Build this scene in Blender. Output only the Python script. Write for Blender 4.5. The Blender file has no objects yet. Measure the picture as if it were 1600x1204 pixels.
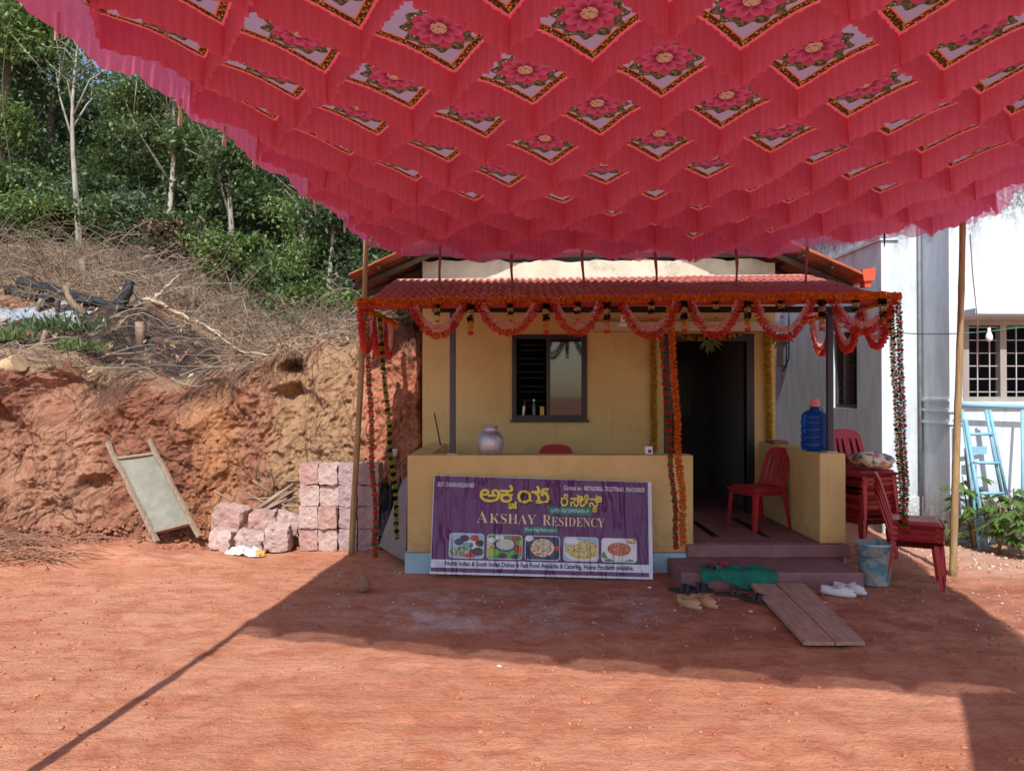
import bpy, math, random
import numpy as np
from math import sin, cos, pi, radians, sqrt, atan2
from mathutils import Vector, Matrix

# ------------------------------------------------------------------ camera, sky, sun, exposure
SC = bpy.context.scene
COL = SC.collection
F = 1200.0            # focal length in pixels of the 1600 px wide photograph
HZ = 614.0            # row of the horizon
EYE = 1.65
cam = bpy.data.cameras.new('camera')
cam.sensor_width = 36.0
cam.lens = 36.0 * F / 1600.0
cam.clip_end = 2000.0
cam.clip_start = 0.05
camo = bpy.data.objects.new('camera', cam)
COL.objects.link(camo)
camo.location = (0, 0, EYE)
camo.rotation_euler = (radians(90) + math.atan((HZ - 602.0) / F), 0, 0)
SC.camera = camo

SUN_ELEV = radians(48.0)
SUN_DX = 0.075         # shadows drift this much to +X for each metre along +Y
world = bpy.data.worlds.new('World')
SC.world = world
world.use_nodes = True
wn = world.node_tree.nodes
sky = wn.new('ShaderNodeTexSky')
sky.sky_type = 'NISHITA'
sky.sun_disc = False
sky.sun_elevation = SUN_ELEV
sky.sun_rotation = math.atan2(-SUN_DX, -1.0) % (2 * pi)
sky.altitude = 100
sky.air_density = 1.0
sky.dust_density = 1.2
sky.ozone_density = 1.2
world.node_tree.links.new(sky.outputs[0], wn['Background'].inputs[0])
wn['Background'].inputs[1].default_value = 0.145
sun = bpy.data.lights.new('sun', 'SUN')
sun.energy = 4.4
sun.angle = radians(0.53)
sun.color = (1.0, 0.975, 0.94)
suno = bpy.data.objects.new('sun', sun)
COL.objects.link(suno)
suno.rotation_euler = Vector((SUN_DX, 1.0, -math.tan(SUN_ELEV))).to_track_quat('-Z', 'Y').to_euler()
suno.location = (0, -20, 30)
vs = SC.view_settings
vs.view_transform = 'Standard'
vs.look = 'None'
vs.exposure = 0.28
vs.gamma = 1.0
vs.use_curve_mapping = False
SC.render.engine = 'CYCLES'
try:
    SC.cycles.transparent_max_bounces = 16
    SC.cycles.max_bounces = 10
    SC.cycles.use_denoising = True
except Exception:
    pass

R = random.Random(11)
NR = np.random.RandomState(7)


def P(px, py, Y):
    """world point that the photograph shows at pixel (px, py) when it stands Y metres away"""
    return Vector(((px - 800.0) / F * Y, Y, EYE - (py - HZ) / F * Y))


def XP(px, Y):
    return (px - 800.0) / F * Y


def ZP(py, Y):
    return EYE - (py - HZ) / F * Y


# ------------------------------------------------------------------ noise
def _hash(ix, iy, iz, seed):
    n = (ix * 374761393 + iy * 668265263 + iz * 2147483647 + seed * 1274126177) & 0xFFFFFFFF
    n = ((n ^ (n >> 13)) * 1274126177) & 0xFFFFFFFF
    n = (n ^ (n >> 16)) & 0xFFFFFFFF
    return n.astype(np.float64) / 4294967295.0


def vnoise(x, y, z=0.0, seed=0):
    x = np.asarray(x, float); y = np.asarray(y, float) + 0 * x; z = np.asarray(z, float) + 0 * x
    ix = np.floor(x).astype(np.int64); iy = np.floor(y).astype(np.int64); iz = np.floor(z).astype(np.int64)
    fx = x - ix; fy = y - iy; fz = z - iz
    fx = fx * fx * (3 - 2 * fx); fy = fy * fy * (3 - 2 * fy); fz = fz * fz * (3 - 2 * fz)
    out = 0
    for dx in (0, 1):
        for dy in (0, 1):
            for dz in (0, 1):
                w = (fx if dx else 1 - fx) * (fy if dy else 1 - fy) * (fz if dz else 1 - fz)
                out = out + w * _hash(ix + dx, iy + dy, iz + dz, seed)
    return out * 2 - 1


def fbm(x, y, z=0.0, oct=4, seed=0, gain=0.5):
    a = 1.0; s = 0.0; f = 1.0
    for o in range(oct):
        s = s + a * vnoise(np.asarray(x) * f, np.asarray(y) * f, np.asarray(z) * f, seed + o * 17)
        a *= gain; f *= 2.03
    return s


# ------------------------------------------------------------------ materials
def lin(r, g=None, b=None):
    if g is None:
        r, g, b = r
    def q(u):
        u = u / 255.0
        return u / 12.92 if u <= 0.04045 else ((u + 0.055) / 1.055) ** 2.4
    return (q(r), q(g), q(b))


class S:
    """a node socket with arithmetic"""
    nt = None
    def __init__(self, s): self.s = s
    @staticmethod
    def m(op, a, b=None, c=None, clamp=False):
        n = S.nt.nodes.new('ShaderNodeMath'); n.operation = op; n.use_clamp = clamp
        for i, v in enumerate((a, b, c)):
            if v is None: continue
            if isinstance(v, S): S.nt.links.new(v.s, n.inputs[i])
            else: n.inputs[i].default_value = v
        return S(n.outputs[0])
    def __add__(a, b): return S.m('ADD', a, b)
    __radd__ = __add__
    def __sub__(a, b): return S.m('SUBTRACT', a, b)
    def __rsub__(a, b): return S.m('SUBTRACT', b, a)
    def __mul__(a, b): return S.m('MULTIPLY', a, b)
    __rmul__ = __mul__
    def __truediv__(a, b): return S.m('DIVIDE', a, b)
    def gt(a, b): return S.m('GREATER_THAN', a, b)
    def lt(a, b): return S.m('LESS_THAN', a, b)
    def abs(a): return S.m('ABSOLUTE', a)
    def step(a, lo, hi):
        n = S.nt.nodes.new('ShaderNodeMapRange'); n.interpolation_type = 'SMOOTHSTEP'
        n.inputs[1].default_value = lo; n.inputs[2].default_value = hi
        S.nt.links.new(a.s, n.inputs[0])
        return S(n.outputs[0])


def mix(fac, a, b, mode='MIX'):
    n = S.nt.nodes.new('ShaderNodeMix'); n.data_type = 'RGBA'; n.blend_type = mode
    def setv(i, v):
        if isinstance(v, S): S.nt.links.new(v.s, n.inputs[i])
        elif isinstance(v, (int, float)): n.inputs[i].default_value = v
        else: n.inputs[i].default_value = (v[0], v[1], v[2], 1)
    setv(0, fac); setv(6, a); setv(7, b)
    return S(n.outputs[2])


def coords(kind='Object'):
    n = S.nt.nodes.new('ShaderNodeTexCoord')
    return S(n.outputs[kind])


def worldpos():
    n = S.nt.nodes.new('ShaderNodeNewGeometry')
    return S(n.outputs['Position'])


def mapv(v, scale=(1, 1, 1), rot=(0, 0, 0)):
    n = S.nt.nodes.new('ShaderNodeMapping')
    n.inputs['Scale'].default_value = scale; n.inputs['Rotation'].default_value = rot
    S.nt.links.new(v.s, n.inputs[0])
    return S(n.outputs[0])


def noise(v, scale, detail=4, rough=0.6, dist=0.0):
    n = S.nt.nodes.new('ShaderNodeTexNoise')
    n.inputs['Scale'].default_value = scale; n.inputs['Detail'].default_value = detail
    n.inputs['Roughness'].default_value = rough; n.inputs['Distortion'].default_value = dist
    if v is not None: S.nt.links.new(v.s, n.inputs['Vector'])
    return S(n.outputs[0])


def voro(v, scale, feature='F1', out=0):
    n = S.nt.nodes.new('ShaderNodeTexVoronoi'); n.feature = feature
    n.inputs['Scale'].default_value = scale
    if v is not None: S.nt.links.new(v.s, n.inputs['Vector'])
    return S(n.outputs[out])


def sep(v):
    n = S.nt.nodes.new('ShaderNodeSeparateXYZ')
    S.nt.links.new(v.s, n.inputs[0])
    return S(n.outputs[0]), S(n.outputs[1]), S(n.outputs[2])


def attr(name):
    n = S.nt.nodes.new('ShaderNodeAttribute'); n.attribute_name = name
    return S(n.outputs['Fac'])


def island():
    n = S.nt.nodes.new('ShaderNodeNewGeometry')
    return S(n.outputs['Random Per Island'])


def objrand():
    n = S.nt.nodes.new('ShaderNodeObjectInfo')
    return S(n.outputs['Random'])


def newmat(name):
    m = bpy.data.materials.new(name); m.use_nodes = True
    S.nt = m.node_tree
    return m, m.node_tree.nodes['Principled BSDF']


def setin(p, key, v):
    if isinstance(v, S): S.nt.links.new(v.s, p.inputs[key])
    elif isinstance(v, (tuple, list)): p.inputs[key].default_value = (v[0], v[1], v[2], 1)
    else: p.inputs[key].default_value = v


def bump(p, h, strength=0.3, dist=0.01):
    n = S.nt.nodes.new('ShaderNodeBump')
    n.inputs['Strength'].default_value = strength; n.inputs['Distance'].default_value = dist
    S.nt.links.new(h.s, n.inputs['Height'])
    S.nt.links.new(n.outputs[0], p.inputs['Normal'])


MATS = {}


def mat(name, col, rough=0.6, var=0.18, scale=8.0, metal=0.0, bmp=0.15, bscale=60.0, bdist=0.004, spec=0.4, island_var=0.0,
        stain=None, stain_at=(0.55, 0.75), stain_scale=2.0, coord='Object', stretch=(1, 1, 1)):
    """painted / plain surface: colour with mottling, an optional stain colour and fine relief"""
    if name in MATS: return MATS[name]
    m, p = newmat(name)
    v = mapv(coords(coord), stretch)
    n1 = noise(v, scale, 5, 0.65)
    lo = tuple(max(0, c * (1 - var)) for c in col); hi = tuple(min(1, c * (1 + var)) for c in col)
    c = mix(n1.step(0.3, 0.7), lo, hi)
    if island_var:
        r = island()
        c = mix(r * island_var, c, tuple(x * 0.3 for x in col))
    if stain:
        c = mix(noise(v, stain_scale, 6, 0.7).step(*stain_at), c, stain)
    setin(p, 'Base Color', c)
    setin(p, 'Roughness', rough); setin(p, 'Metallic', metal)
    p.inputs['Specular IOR Level'].default_value = spec
    if bmp: bump(p, noise(v, bscale, 4, 0.6), bmp, bdist)
    MATS[name] = m
    return m


def clothmat(name, col, trans=0.5, clear=0.0, var=0.12, tcol=None, rough_scale=(40, 40, 3)):
    if name in MATS: return MATS[name]
    m, p = newmat(name)
    nt = m.node_tree
    out = nt.nodes['Material Output']
    n1 = noise(mapv(coords(), rough_scale), 1.0, 3)
    c = mix(n1, tuple(x * (1 - var) for x in col), tuple(min(1, x * (1 + var)) for x in col))
    d = nt.nodes.new('ShaderNodeBsdfDiffuse'); t = nt.nodes.new('ShaderNodeBsdfTranslucent')
    nt.links.new(c.s, d.inputs[0])
    if tcol: t.inputs[0].default_value = (*tcol, 1)
    else: nt.links.new(c.s, t.inputs[0])
    mx = nt.nodes.new('ShaderNodeMixShader'); mx.inputs[0].default_value = trans
    nt.links.new(d.outputs[0], mx.inputs[1]); nt.links.new(t.outputs[0], mx.inputs[2])
    last = mx
    if clear:
        tr = nt.nodes.new('ShaderNodeBsdfTransparent')
        m2 = nt.nodes.new('ShaderNodeMixShader'); m2.inputs[0].default_value = clear
        nt.links.new(mx.outputs[0], m2.inputs[1]); nt.links.new(tr.outputs[0], m2.inputs[2])
        last = m2
    nt.links.new(last.outputs[0], out.inputs[0])
    MATS[name] = m
    return m


def leafmat(name, col, col2, trans=0.35):
    if name in MATS: return MATS[name]
    m, p = newmat(name)
    nt = m.node_tree
    out = nt.nodes['Material Output']
    r = island()
    c = mix(r, col, col2)
    setin(p, 'Base Color', c); setin(p, 'Roughness', 0.45)
    p.inputs['Specular IOR Level'].default_value = 0.35
    t = nt.nodes.new('ShaderNodeBsdfTranslucent')
    c2 = mix(0.5, c, (0.20, 0.30, 0.03))
    nt.links.new(c2.s, t.inputs[0])
    mx = nt.nodes.new('ShaderNodeMixShader'); mx.inputs[0].default_value = trans
    nt.links.new(p.outputs[0], mx.inputs[1]); nt.links.new(t.outputs[0], mx.inputs[2])
    nt.links.new(mx.outputs[0], out.inputs[0])
    MATS[name] = m
    return m


# ------------------------------------------------------------------ mesh building
def _parent(o, parent):
    if parent is not None:
        o.parent = parent
        o.matrix_parent_inverse = Matrix.Translation(-Vector(parent.location))


def np_obj(name, V, Q, mats, parent=None, mi=None, smooth=False, uv=None, attrs=None):
    """mesh object from numpy arrays; Q is an (n,3) or (n,4) index array"""
    V = np.asarray(V, np.float32).reshape(-1, 3); Q = np.asarray(Q, np.int32)
    me = bpy.data.meshes.new(name)
    n, k = Q.shape
    me.vertices.add(len(V)); me.vertices.foreach_set('co', V.ravel())
    me.loops.add(n * k); me.loops.foreach_set('vertex_index', Q.ravel())
    me.polygons.add(n)
    me.polygons.foreach_set('loop_start', np.arange(0, n * k, k, dtype=np.int32))
    if smooth: me.polygons.foreach_set('use_smooth', np.ones(n, bool))
    for mm in (mats if isinstance(mats, (list, tuple)) else [mats]): me.materials.append(mm)
    if mi is not None: me.polygons.foreach_set('material_index', np.asarray(mi, np.int32))
    if uv is not None:
        l = me.uv_layers.new(name='UVMap')
        l.data.foreach_set('uv', np.asarray(uv, np.float32)[Q.ravel()].ravel())
    if attrs:
        for kx, vx in attrs.items():
            a = me.attributes.new(kx, 'FLOAT', 'POINT')
            a.data.foreach_set('value', np.asarray(vx, np.float32))
    me.update(calc_edges=True)
    me.validate()
    o = bpy.data.objects.new(name, me)
    COL.objects.link(o)
    _parent(o, parent)
    return o


class B:
    """collects simple shapes and links them as ONE mesh object"""
    def __init__(self): self.v = []; self.f = []; self.m = []; self.sm = []
    def add(self, vs, fs, mi=0, smooth=False):
        o = len(self.v)
        self.v += [tuple(p) for p in vs]
        for f in fs:
            self.f.append(tuple(i + o for i in f)); self.m.append(mi); self.sm.append(smooth)
        return self
    def box(self, c, s, rot=None, mi=0, taper=1.0):
        x, y, z = s[0] / 2, s[1] / 2, s[2] / 2
        pts = [Vector((a * x * (taper if k > 0 else 1), b * y * (taper if k > 0 else 1), k * z)) for k in (-1, 1) for a, b in ((-1, -1), (1, -1), (1, 1), (-1, 1))]
        if rot is not None:
            pts = [rot @ p for p in pts]
        c = Vector(c)
        return self.add([p + c for p in pts], [(3, 2, 1, 0), (4, 5, 6, 7), (0, 1, 5, 4), (1, 2, 6, 5), (2, 3, 7, 6), (3, 0, 4, 7)], mi)
    def bb(self, x0, x1, y0, y1, z0, z1, mi=0):
        return self.box(((x0 + x1) / 2, (y0 + y1) / 2, (z0 + z1) / 2), (x1 - x0, y1 - y0, z1 - z0), mi=mi)
    def rbox(self, c, s, r=0.01, rot=None, mi=0):
        """box with chamfered edges"""
        x, y, z = s[0] / 2, s[1] / 2, s[2] / 2
        r = min(r, x * .9, y * .9, z * .9)
        pts = []; idx = {}
        for sx in (-1, 1):
            for sy in (-1, 1):
                for sz in (-1, 1):
                    for ax in range(3):
                        p = [sx * x, sy * y, sz * z]
                        for k in range(3):
                            if k != ax: p[k] -= (sx, sy, sz)[k] * r
                        idx[(sx, sy, sz, ax)] = len(pts); pts.append(Vector(p))
        fs = []
        for ax in range(3):
            o1, o2 = [k for k in range(3) if k != ax]
            for s_ in (-1, 1):
                ring = []
                for a, b in ((-1, -1), (1, -1), (1, 1), (-1, 1)):
                    k = [0, 0, 0]; k[ax] = s_; k[o1] = a; k[o2] = b
                    ring.append(idx[(k[0], k[1], k[2], ax)])
                fs.append(ring)
        for ax in range(3):
            o1, o2 = [k for k in range(3) if k != ax]
            for a in (-1, 1):
                for b in (-1, 1):
                    q = []
                    for s_, which in ((-1, o1), (1, o1), (1, o2), (-1, o2)):
                        k = [0, 0, 0]; k[ax] = s_; k[o1] = a; k[o2] = b
                        q.append(idx[(k[0], k[1], k[2], which)])
                    fs.append(q)
        for sx in (-1, 1):
            for sy in (-1, 1):
                for sz in (-1, 1):
                    fs.append([idx[(sx, sy, sz, a)] for a in range(3)])
        # orient outwards
        out = []
        for f in fs:
            a, b, c3 = pts[f[0]], pts[f[1]], pts[f[2]]
            nrm = (b - a).cross(c3 - a); cen = sum((pts[i] for i in f), Vector()) / len(f)
            out.append(tuple(f) if nrm.dot(cen) > 0 else tuple(reversed(f)))
        if rot is not None: pts = [rot @ p for p in pts]
        c = Vector(c)
        return self.add([p + c for p in pts], out, mi)
    def tube(self, path, r, n=8, mi=0, cap=True, smooth=True, squash=1.0):
        path = [Vector(p) for p in path]
        k = len(path)
        rr = [r] * k if isinstance(r, (int, float)) else list(r)
        vs = []
        ref = None
        for i in range(k):
            t = (path[min(i + 1, k - 1)] - path[max(i - 1, 0)])
            t = t.normalized() if t.length > 1e-9 else Vector((0, 0, 1))
            if ref is None:
                ref = Vector((0, 0, 1)) if abs(t.z) < 0.9 else Vector((1, 0, 0))
            a = t.cross(ref)
            if a.length < 1e-6: a = t.orthogonal()
            a.normalize(); b = a.cross(t).normalized(); ref = b
            for j in range(n):
                w = 2 * pi * j / n
                vs.append(path[i] + (a * cos(w) + b * sin(w) * squash) * rr[i])
        fs = []
        for i in range(k - 1):
            for j in range(n):
                q = (j + 1) % n
                fs.append((i * n + j, i * n + q, (i + 1) * n + q, (i + 1) * n + j))
        self.add(vs, fs, mi, smooth)
        if cap:
            o = len(self.v) - k * n
            self.f.append(tuple(o + j for j in reversed(range(n)))); self.m.append(mi); self.sm.append(False)
            self.f.append(tuple(o + (k - 1) * n + j for j in range(n))); self.m.append(mi); self.sm.append(False)
        return self
    def lathe(self, prof, c=(0, 0, 0), n=24, mi=0, smooth=True, axis=None, caps=True):
        """prof: (radius, height) pairs turned about z"""
        c = Vector(c); vs = []
        for r, z in prof:
            for j in range(n):
                p = Vector((r * cos(2 * pi * j / n), r * sin(2 * pi * j / n), z))
                if axis is not None: p = axis @ p
                vs.append(p + c)
        k = len(prof); fs = []
        for i in range(k - 1):
            for j in range(n):
                q = (j + 1) % n
                fs.append((i * n + j, i * n + q, (i + 1) * n + q, (i + 1) * n + j))
        o = len(self.v)
        self.add(vs, fs, mi, smooth)
        if caps and prof[0][0] > 1e-4:
            self.f.append(tuple(o + j for j in reversed(range(n)))); self.m.append(mi); self.sm.append(False)
        if caps and prof[-1][0] > 1e-4:
            self.f.append(tuple(o + (k - 1) * n + j for j in range(n))); self.m.append(mi); self.sm.append(False)
        return self
    def prism(self, poly, d, mi=0, fn=None):
        """closed polygon (list of 3D points) pushed along vector d"""
        n = len(poly); d = Vector(d)
        a = [Vector(p) for p in poly]; b = [p + d for p in a]
        fs = [tuple(range(n)), tuple(reversed(range(n, 2 * n)))]
        fs += [(i, n + i, n + (i + 1) % n, (i + 1) % n) for i in range(n)]
        return self.add(a + b, fs, mi)
    def sheet(self, grid, mi=0, smooth=True):
        """rows of points"""
        h = len(grid); w = len(grid[0])
        fs = [(i * w + j, i * w + j + 1, (i + 1) * w + j + 1, (i + 1) * w + j) for i in range(h - 1) for j in range(w - 1)]
        return self.add([p for r in grid for p in r], fs, mi, smooth)
    def mesh(self, name, mats):
        me = bpy.data.meshes.new(name)
        me.from_pydata(self.v, [], self.f)
        for mm in (mats if isinstance(mats, (list, tuple)) else [mats]): me.materials.append(mm)
        me.polygons.foreach_set('material_index', self.m)
        me.polygons.foreach_set('use_smooth', self.sm)
        me.update()
        return me
    def obj(self, name, mats, parent=None, loc=None, bevel=0.0):
        if loc is not None:
            l = Vector(loc); self.v = [tuple(Vector(p) - l) for p in self.v]
        o = bpy.data.objects.new(name, self.mesh(name, mats))
        COL.objects.link(o)
        if loc is not None: o.location = loc
        if bevel:
            md = o.modifiers.new('bevel', 'BEVEL'); md.width = bevel; md.segments = 2; md.limit_method = 'ANGLE'
        if parent is not None:
            _parent(o, parent)
        return o


def thing(name, label, cat, loc=(0, 0, 0), group=None):
    o = bpy.data.objects.new(name, None)
    COL.objects.link(o)
    o.location = loc
    o.empty_display_size = 0.1
    o['label'] = label; o['category'] = cat
    if group: o['group'] = group
    return o


def tag(o, label, cat, group=None):
    o['label'] = label; o['category'] = cat
    if group: o['group'] = group
    return o


def kind(o, k, label=None):
    o['kind'] = k
    if label: o['label'] = label
    return o


def place(me, name, parent, loc, rot=(0, 0, 0), scale=(1, 1, 1)):
    """one more object that shares the mesh me"""
    o = bpy.data.objects.new(name, me)
    COL.objects.link(o)
    o.location = loc; o.rotation_euler = rot; o.scale = scale
    if parent is not None:
        o.parent = parent
        o.matrix_parent_inverse = Matrix.Translation(-Vector(parent.location))
    return o


def copy_tree(o, parent=None):
    c = o.copy(); COL.objects.link(c)
    if parent is not None: c.parent = parent
    for ch in o.children:
        copy_tree(ch, c)
    return c

# ------------------------------------------------------------------ ground
def soil_material():
    m, p = newmat('laterite_soil')
    w = worldpos()
    big = noise(w, 0.55, 4, 0.6)
    mid = noise(w, 3.5, 6, 0.7)
    fine = noise(w, 38.0, 5, 0.75)
    c = mix(big.step(0.35, 0.65), lin(194, 130, 100), lin(204, 144, 114))
    c = mix(mid.step(0.42, 0.66), c, lin(182, 114, 86))
    c = mix(fine.step(0.5, 0.8) * 0.65, c, lin(214, 162, 138))
    c = mix(fine.step(0.48, 0.25) * 0.55, c, lin(146, 88, 66))
    # tyre-swept paler streaks that run across the yard
    st = noise(mapv(w, (0.35, 2.6, 1.0), (0, 0, radians(-8))), 1.6, 4, 0.6)
    c = mix(st.step(0.56, 0.70) * 0.4, c, lin(214, 158, 132))
    # pale cement spill and crushed stone in front of the porch
    x, y, z = sep(w)
    dx = (x - 0.10) / 1.7; dy = (y - 5.95) / 0.75
    d = dx * dx + dy * dy
    sp = noise(w, 2.4, 6, 0.75)
    c = mix((1.15 - d).step(0.0, 0.9) * sp.step(0.40, 0.66) * 0.95, c, lin(214, 190, 180))
    # darker red earth beside the porch
    dx2 = (x - 2.2) / 3.2; dy2 = (y - 6.2) / 1.5
    d2 = dx2 * dx2 + dy2 * dy2
    c = mix((1.0 - d2).step(0.0, 0.7) * mid.step(0.3, 0.6) * 0.55, c, lin(140, 90, 74))
    # pale gravelly earth by the white building
    g = S.m('ADD', (x - 3.6).step(0.0, 1.2), 0.0) * (y - 6.6).step(0.0, 0.6)
    c = mix(g * sp.step(0.3, 0.6) * 0.8, c, lin(204, 168, 148))
    setin(p, 'Base Color', c)
    setin(p, 'Roughness', 0.95); p.inputs['Specular IOR Level'].default_value = 0.1
    h = noise(w, 9.0, 7, 0.72) * 0.9 + noise(w, 70.0, 4, 0.7) * 0.3 + noise(mapv(w, (0.6, 5.0, 1.0), (0, 0, radians(-7))), 2.2, 4, 0.6) * 0.5
    bump(p, h, 0.95, 0.04)
    return m


SOIL = soil_material()


def ground_z(x, y):
    x = np.asarray(x, float); y = np.asarray(y, float)
    z = 0.012 * fbm(x * 1.3, y * 1.3, 0, 4, 3) + 0.006 * fbm(x * 7, y * 7, 0, 3, 5)
    z = z + 0.010 * np.maximum(0, fbm(x * 0.4 + y * 0.1, y * 2.4, 0, 3, 9))       # wheel ruts
    # low heap of loose earth along the foot of the cut
    z = z + 0.16 * np.exp(-((y - 7.75) / 0.55) ** 2) * np.clip((-2.6 - x) / 1.2, 0, 1) * (0.7 + 0.6 * fbm(x * 1.5, y * 1.5, 0, 3, 21))
    z = z - 0.015
    near = (x > -1.2) & (x < 3.4) & (y > 6.3) & (y < 9.2)
    z = np.where(near, z * 0.3 - 0.012, z)
    return z


def gz(x, y):
    return float(ground_z(np.array([x]), np.array([y]))[0])


gx = np.concatenate([[-400, -150, -60, -25, -14], np.arange(-9.0, 9.0, 0.028), [14, 25, 60, 150, 400]])
gy = np.concatenate([[-300, -100, -30, -8, -2, 0.5], np.arange(2.4, 9.6, 0.028), [11, 14, 25, 60, 200, 800]])
GX, GY = np.meshgrid(gx, gy)
GZ = ground_z(GX, GY)
far = (np.abs(GX) > 9.2) | (GY < 2.3) | (GY > 9.6)
GZ = np.where(far, -0.02, GZ)
fr = np.random.RandomState(44)
def dent(cx, cy, rx, ry, an, dep, rim=0.35):
    i0, i1 = np.searchsorted(gx, [cx - .3, cx + .3]); j0, j1 = np.searchsorted(gy, [cy - .3, cy + .3])
    if i1 <= i0 or j1 <= j0: return
    X, Y = GX[j0:j1, i0:i1] - cx, GY[j0:j1, i0:i1] - cy
    u = (X * cos(an) + Y * sin(an)) / rx; v = (-X * sin(an) + Y * cos(an)) / ry
    d = np.sqrt(u * u + v * v)
    GZ[j0:j1, i0:i1] += -dep * np.exp(-(d / .9) ** 4) + dep * rim * np.exp(-((d - 1.25) / .25) ** 2)
for q in range(26):                                   # walks across the yard: left and right shoe prints in turn
    x0, y0, an = fr.uniform(-5, 5), fr.uniform(3.0, 6.6), fr.rand() * 2 * pi
    for st in range(7):
        side = (st % 2 - .5) * .2
        cx, cy = x0 + cos(an) * .62 * st - sin(an) * side, y0 + sin(an) * .62 * st + cos(an) * side
        if 2.5 < cy < 6.4 and abs(cx) < 8: dent(cx, cy, .13, .048, an, fr.uniform(.004, .009))
for xr, ph in ((0.0, 0.0), (1.35, 0.2)):              # wheel ruts that swing round in front of the porch
    yc = 4.55 - xr * .55 + 0.06 * (GX + 1.0) + .25 * np.sin(GX * .35 + ph)
    d = (GY - yc) / .11
    tread = 0.35 + 0.65 * (np.sin((GX + .5 * np.abs(d) * .11) * 2 * pi / .07) > 0)
    m_ = np.clip(fbm(GX * .7, GY * .7, 0, 2, 66) + .7, 0, 1)
    GZ += np.where(far, 0, m_ * (-.009 * np.exp(-d ** 4) * tread + .005 * np.exp(-((np.abs(d) - 1.3) / .3) ** 2)))
hh, ww = GX.shape
ii = np.arange((hh - 1) * (ww - 1)); a0 = (ii // (ww - 1)) * ww + ii % (ww - 1)
ground = np_obj('ground', np.stack([GX, GY, GZ], -1), np.stack([a0, a0 + 1, a0 + 1 + ww, a0 + ww], 1), SOIL, smooth=True)
kind(ground, 'structure', 'red laterite earth yard with tyre marks and loose crumbs')


# ------------------------------------------------------------------ cut bank and hillside
def bank_material():
    m, p = newmat('cut_laterite_bank')
    w = worldpos()
    zone = attr('zone')            # 0 = cut face, 1 = littered slope above it
    n1 = noise(mapv(w, (1, 1, 0.55)), 1.1, 5, 0.6)
    n2 = noise(mapv(w, (1, 1, 0.5)), 5.0, 6, 0.7)
    n3 = noise(w, 30.0, 5, 0.75)
    x, y, z = sep(w)
    c = mix(n1.step(0.38, 0.62), lin(158, 106, 84), lin(184, 138, 110))
    c = mix(n2.step(0.45, 0.7) * 0.8, c, lin(134, 84, 64))
    # ochre seam, then tan clay towards the house
    sx = (x + 3.55 + (n1 - 0.5) * 0.9).abs()
    c = mix((0.50 - sx).step(0.0, 0.5) * 0.42, c, lin(208, 148, 92))
    tan = (x + 3.05 + (n2 - 0.5) * 0.8).step(0.0, 0.35) * (0.0 - (x + 1.9 + (n2 - 0.5) * 0.8)).step(-0.25, 0.15)
    c = mix(tan * 0.85, c, lin(176, 142, 108))
    c = mix((x + 1.95 + (n1 - 0.5) * 0.5).step(0.0, 0.4) * 0.7, c, lin(190, 118, 90))
    # dark red weathered part at the left end
    c = mix((0.0 - (x + 5.2 + (n1 - 0.5) * 1.6)).step(0.0, 0.7) * 0.75, c, lin(138, 92, 74))
    c = mix(n3.step(0.52, 0.8) * 0.5, c, lin(216, 176, 146))
    c = mix(n3.step(0.47, 0.25) * 0.6, c, lin(92, 58, 44))
    # littered top: grey brown leaf litter, charcoal where the brush was burnt
    lit = mix(n2.step(0.35, 0.65), lin(128, 106, 86), lin(176, 146, 116))
    lit = mix(noise(w, 2.2, 5, 0.7).step(0.52, 0.62) * 0.8, lit, lin(168, 104, 80))
    bx = (x + 5.5) / 2.3; by = (y - 10.3) / 1.05
    br = 1.0 - (bx * bx + by * by)
    lit = mix(br.step(0.0, 0.5) * n2.step(0.30, 0.52) * 0.92, lit, lin(40, 39, 42))
    lit = mix(n3.step(0.5, 0.75) * 0.5, lit, lin(176, 152, 132))
    c = mix((zone + (n2 - 0.5) * 1.1 + (n1 - 0.5) * 0.8).step(0.40, 0.62), c, lit)
    setin(p, 'Base Color', c)
    setin(p, 'Roughness', 0.96); p.inputs['Specular IOR Level'].default_value = 0.08
    h = noise(mapv(w, (1, 1, 0.6)), 11.0, 7, 0.72) + noise(w, 60.0, 4, 0.7) * 0.35
    bump(p, h, 0.9, 0.06)
    return m


XS = [-30, -16, -9, -6.2, -5.0, -4.2, -3.4, -2.6, -1.9, -1.45, -1.2, -1.1, -1.04, 4, 12, 30]
YF = [6.6, 7.0, 7.4, 7.7, 8.1, 8.5, 8.8, 8.95, 8.9, 8.78, 8.72, 8.70, 12.4, 13.6, 14.5, 15]
HT = [2.3, 2.1, 2.05, 1.98, 1.96, 1.95, 2.04, 2.34, 2.52, 2.56, 2.54, 2.52, 2.6, 2.6, 2.6, 2.6]
SL = [.44, .44, .42, .40, .38, .35, .30, .24, .20, .17, .16, .15, .15, .15, .15, .15]


def bank_point(x, v):
    """x along the cut, v: 0 foot .. 1 brink .. 2 far up the slope -> y, z (smooth shape)"""
    yf = np.interp(x, XS, YF); H = np.interp(x, XS, HT); s = np.interp(x, XS, SL)
    py = np.interp(v, [0, .12, .25, .5, .72, .86, .94, 1.0], [-.45, -.05, .22, .38, .50, .62, .80, 1.12])
    pz = np.interp(v, [0, .12, .25, .5, .72, .86, .94, 1.0], [-.12, .12, .42, 1.05, 1.60, 1.84, 1.96, 2.06]) * H / 2.06
    t = np.maximum(0, v - 1.0)
    t = 9 * t + 30 * np.maximum(0, v - 1.7) ** 2 * 2
    pz = pz * (1 + 0.075 * np.clip((v - .3) / .5, 0, 1) * fbm(x * 1.1, x * 0 + 4.4, 0, 3, 29))
    up = np.minimum(t, 8) * s + np.maximum(0, t - 8) * 0.06
    return yf + py + t, pz + up


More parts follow.
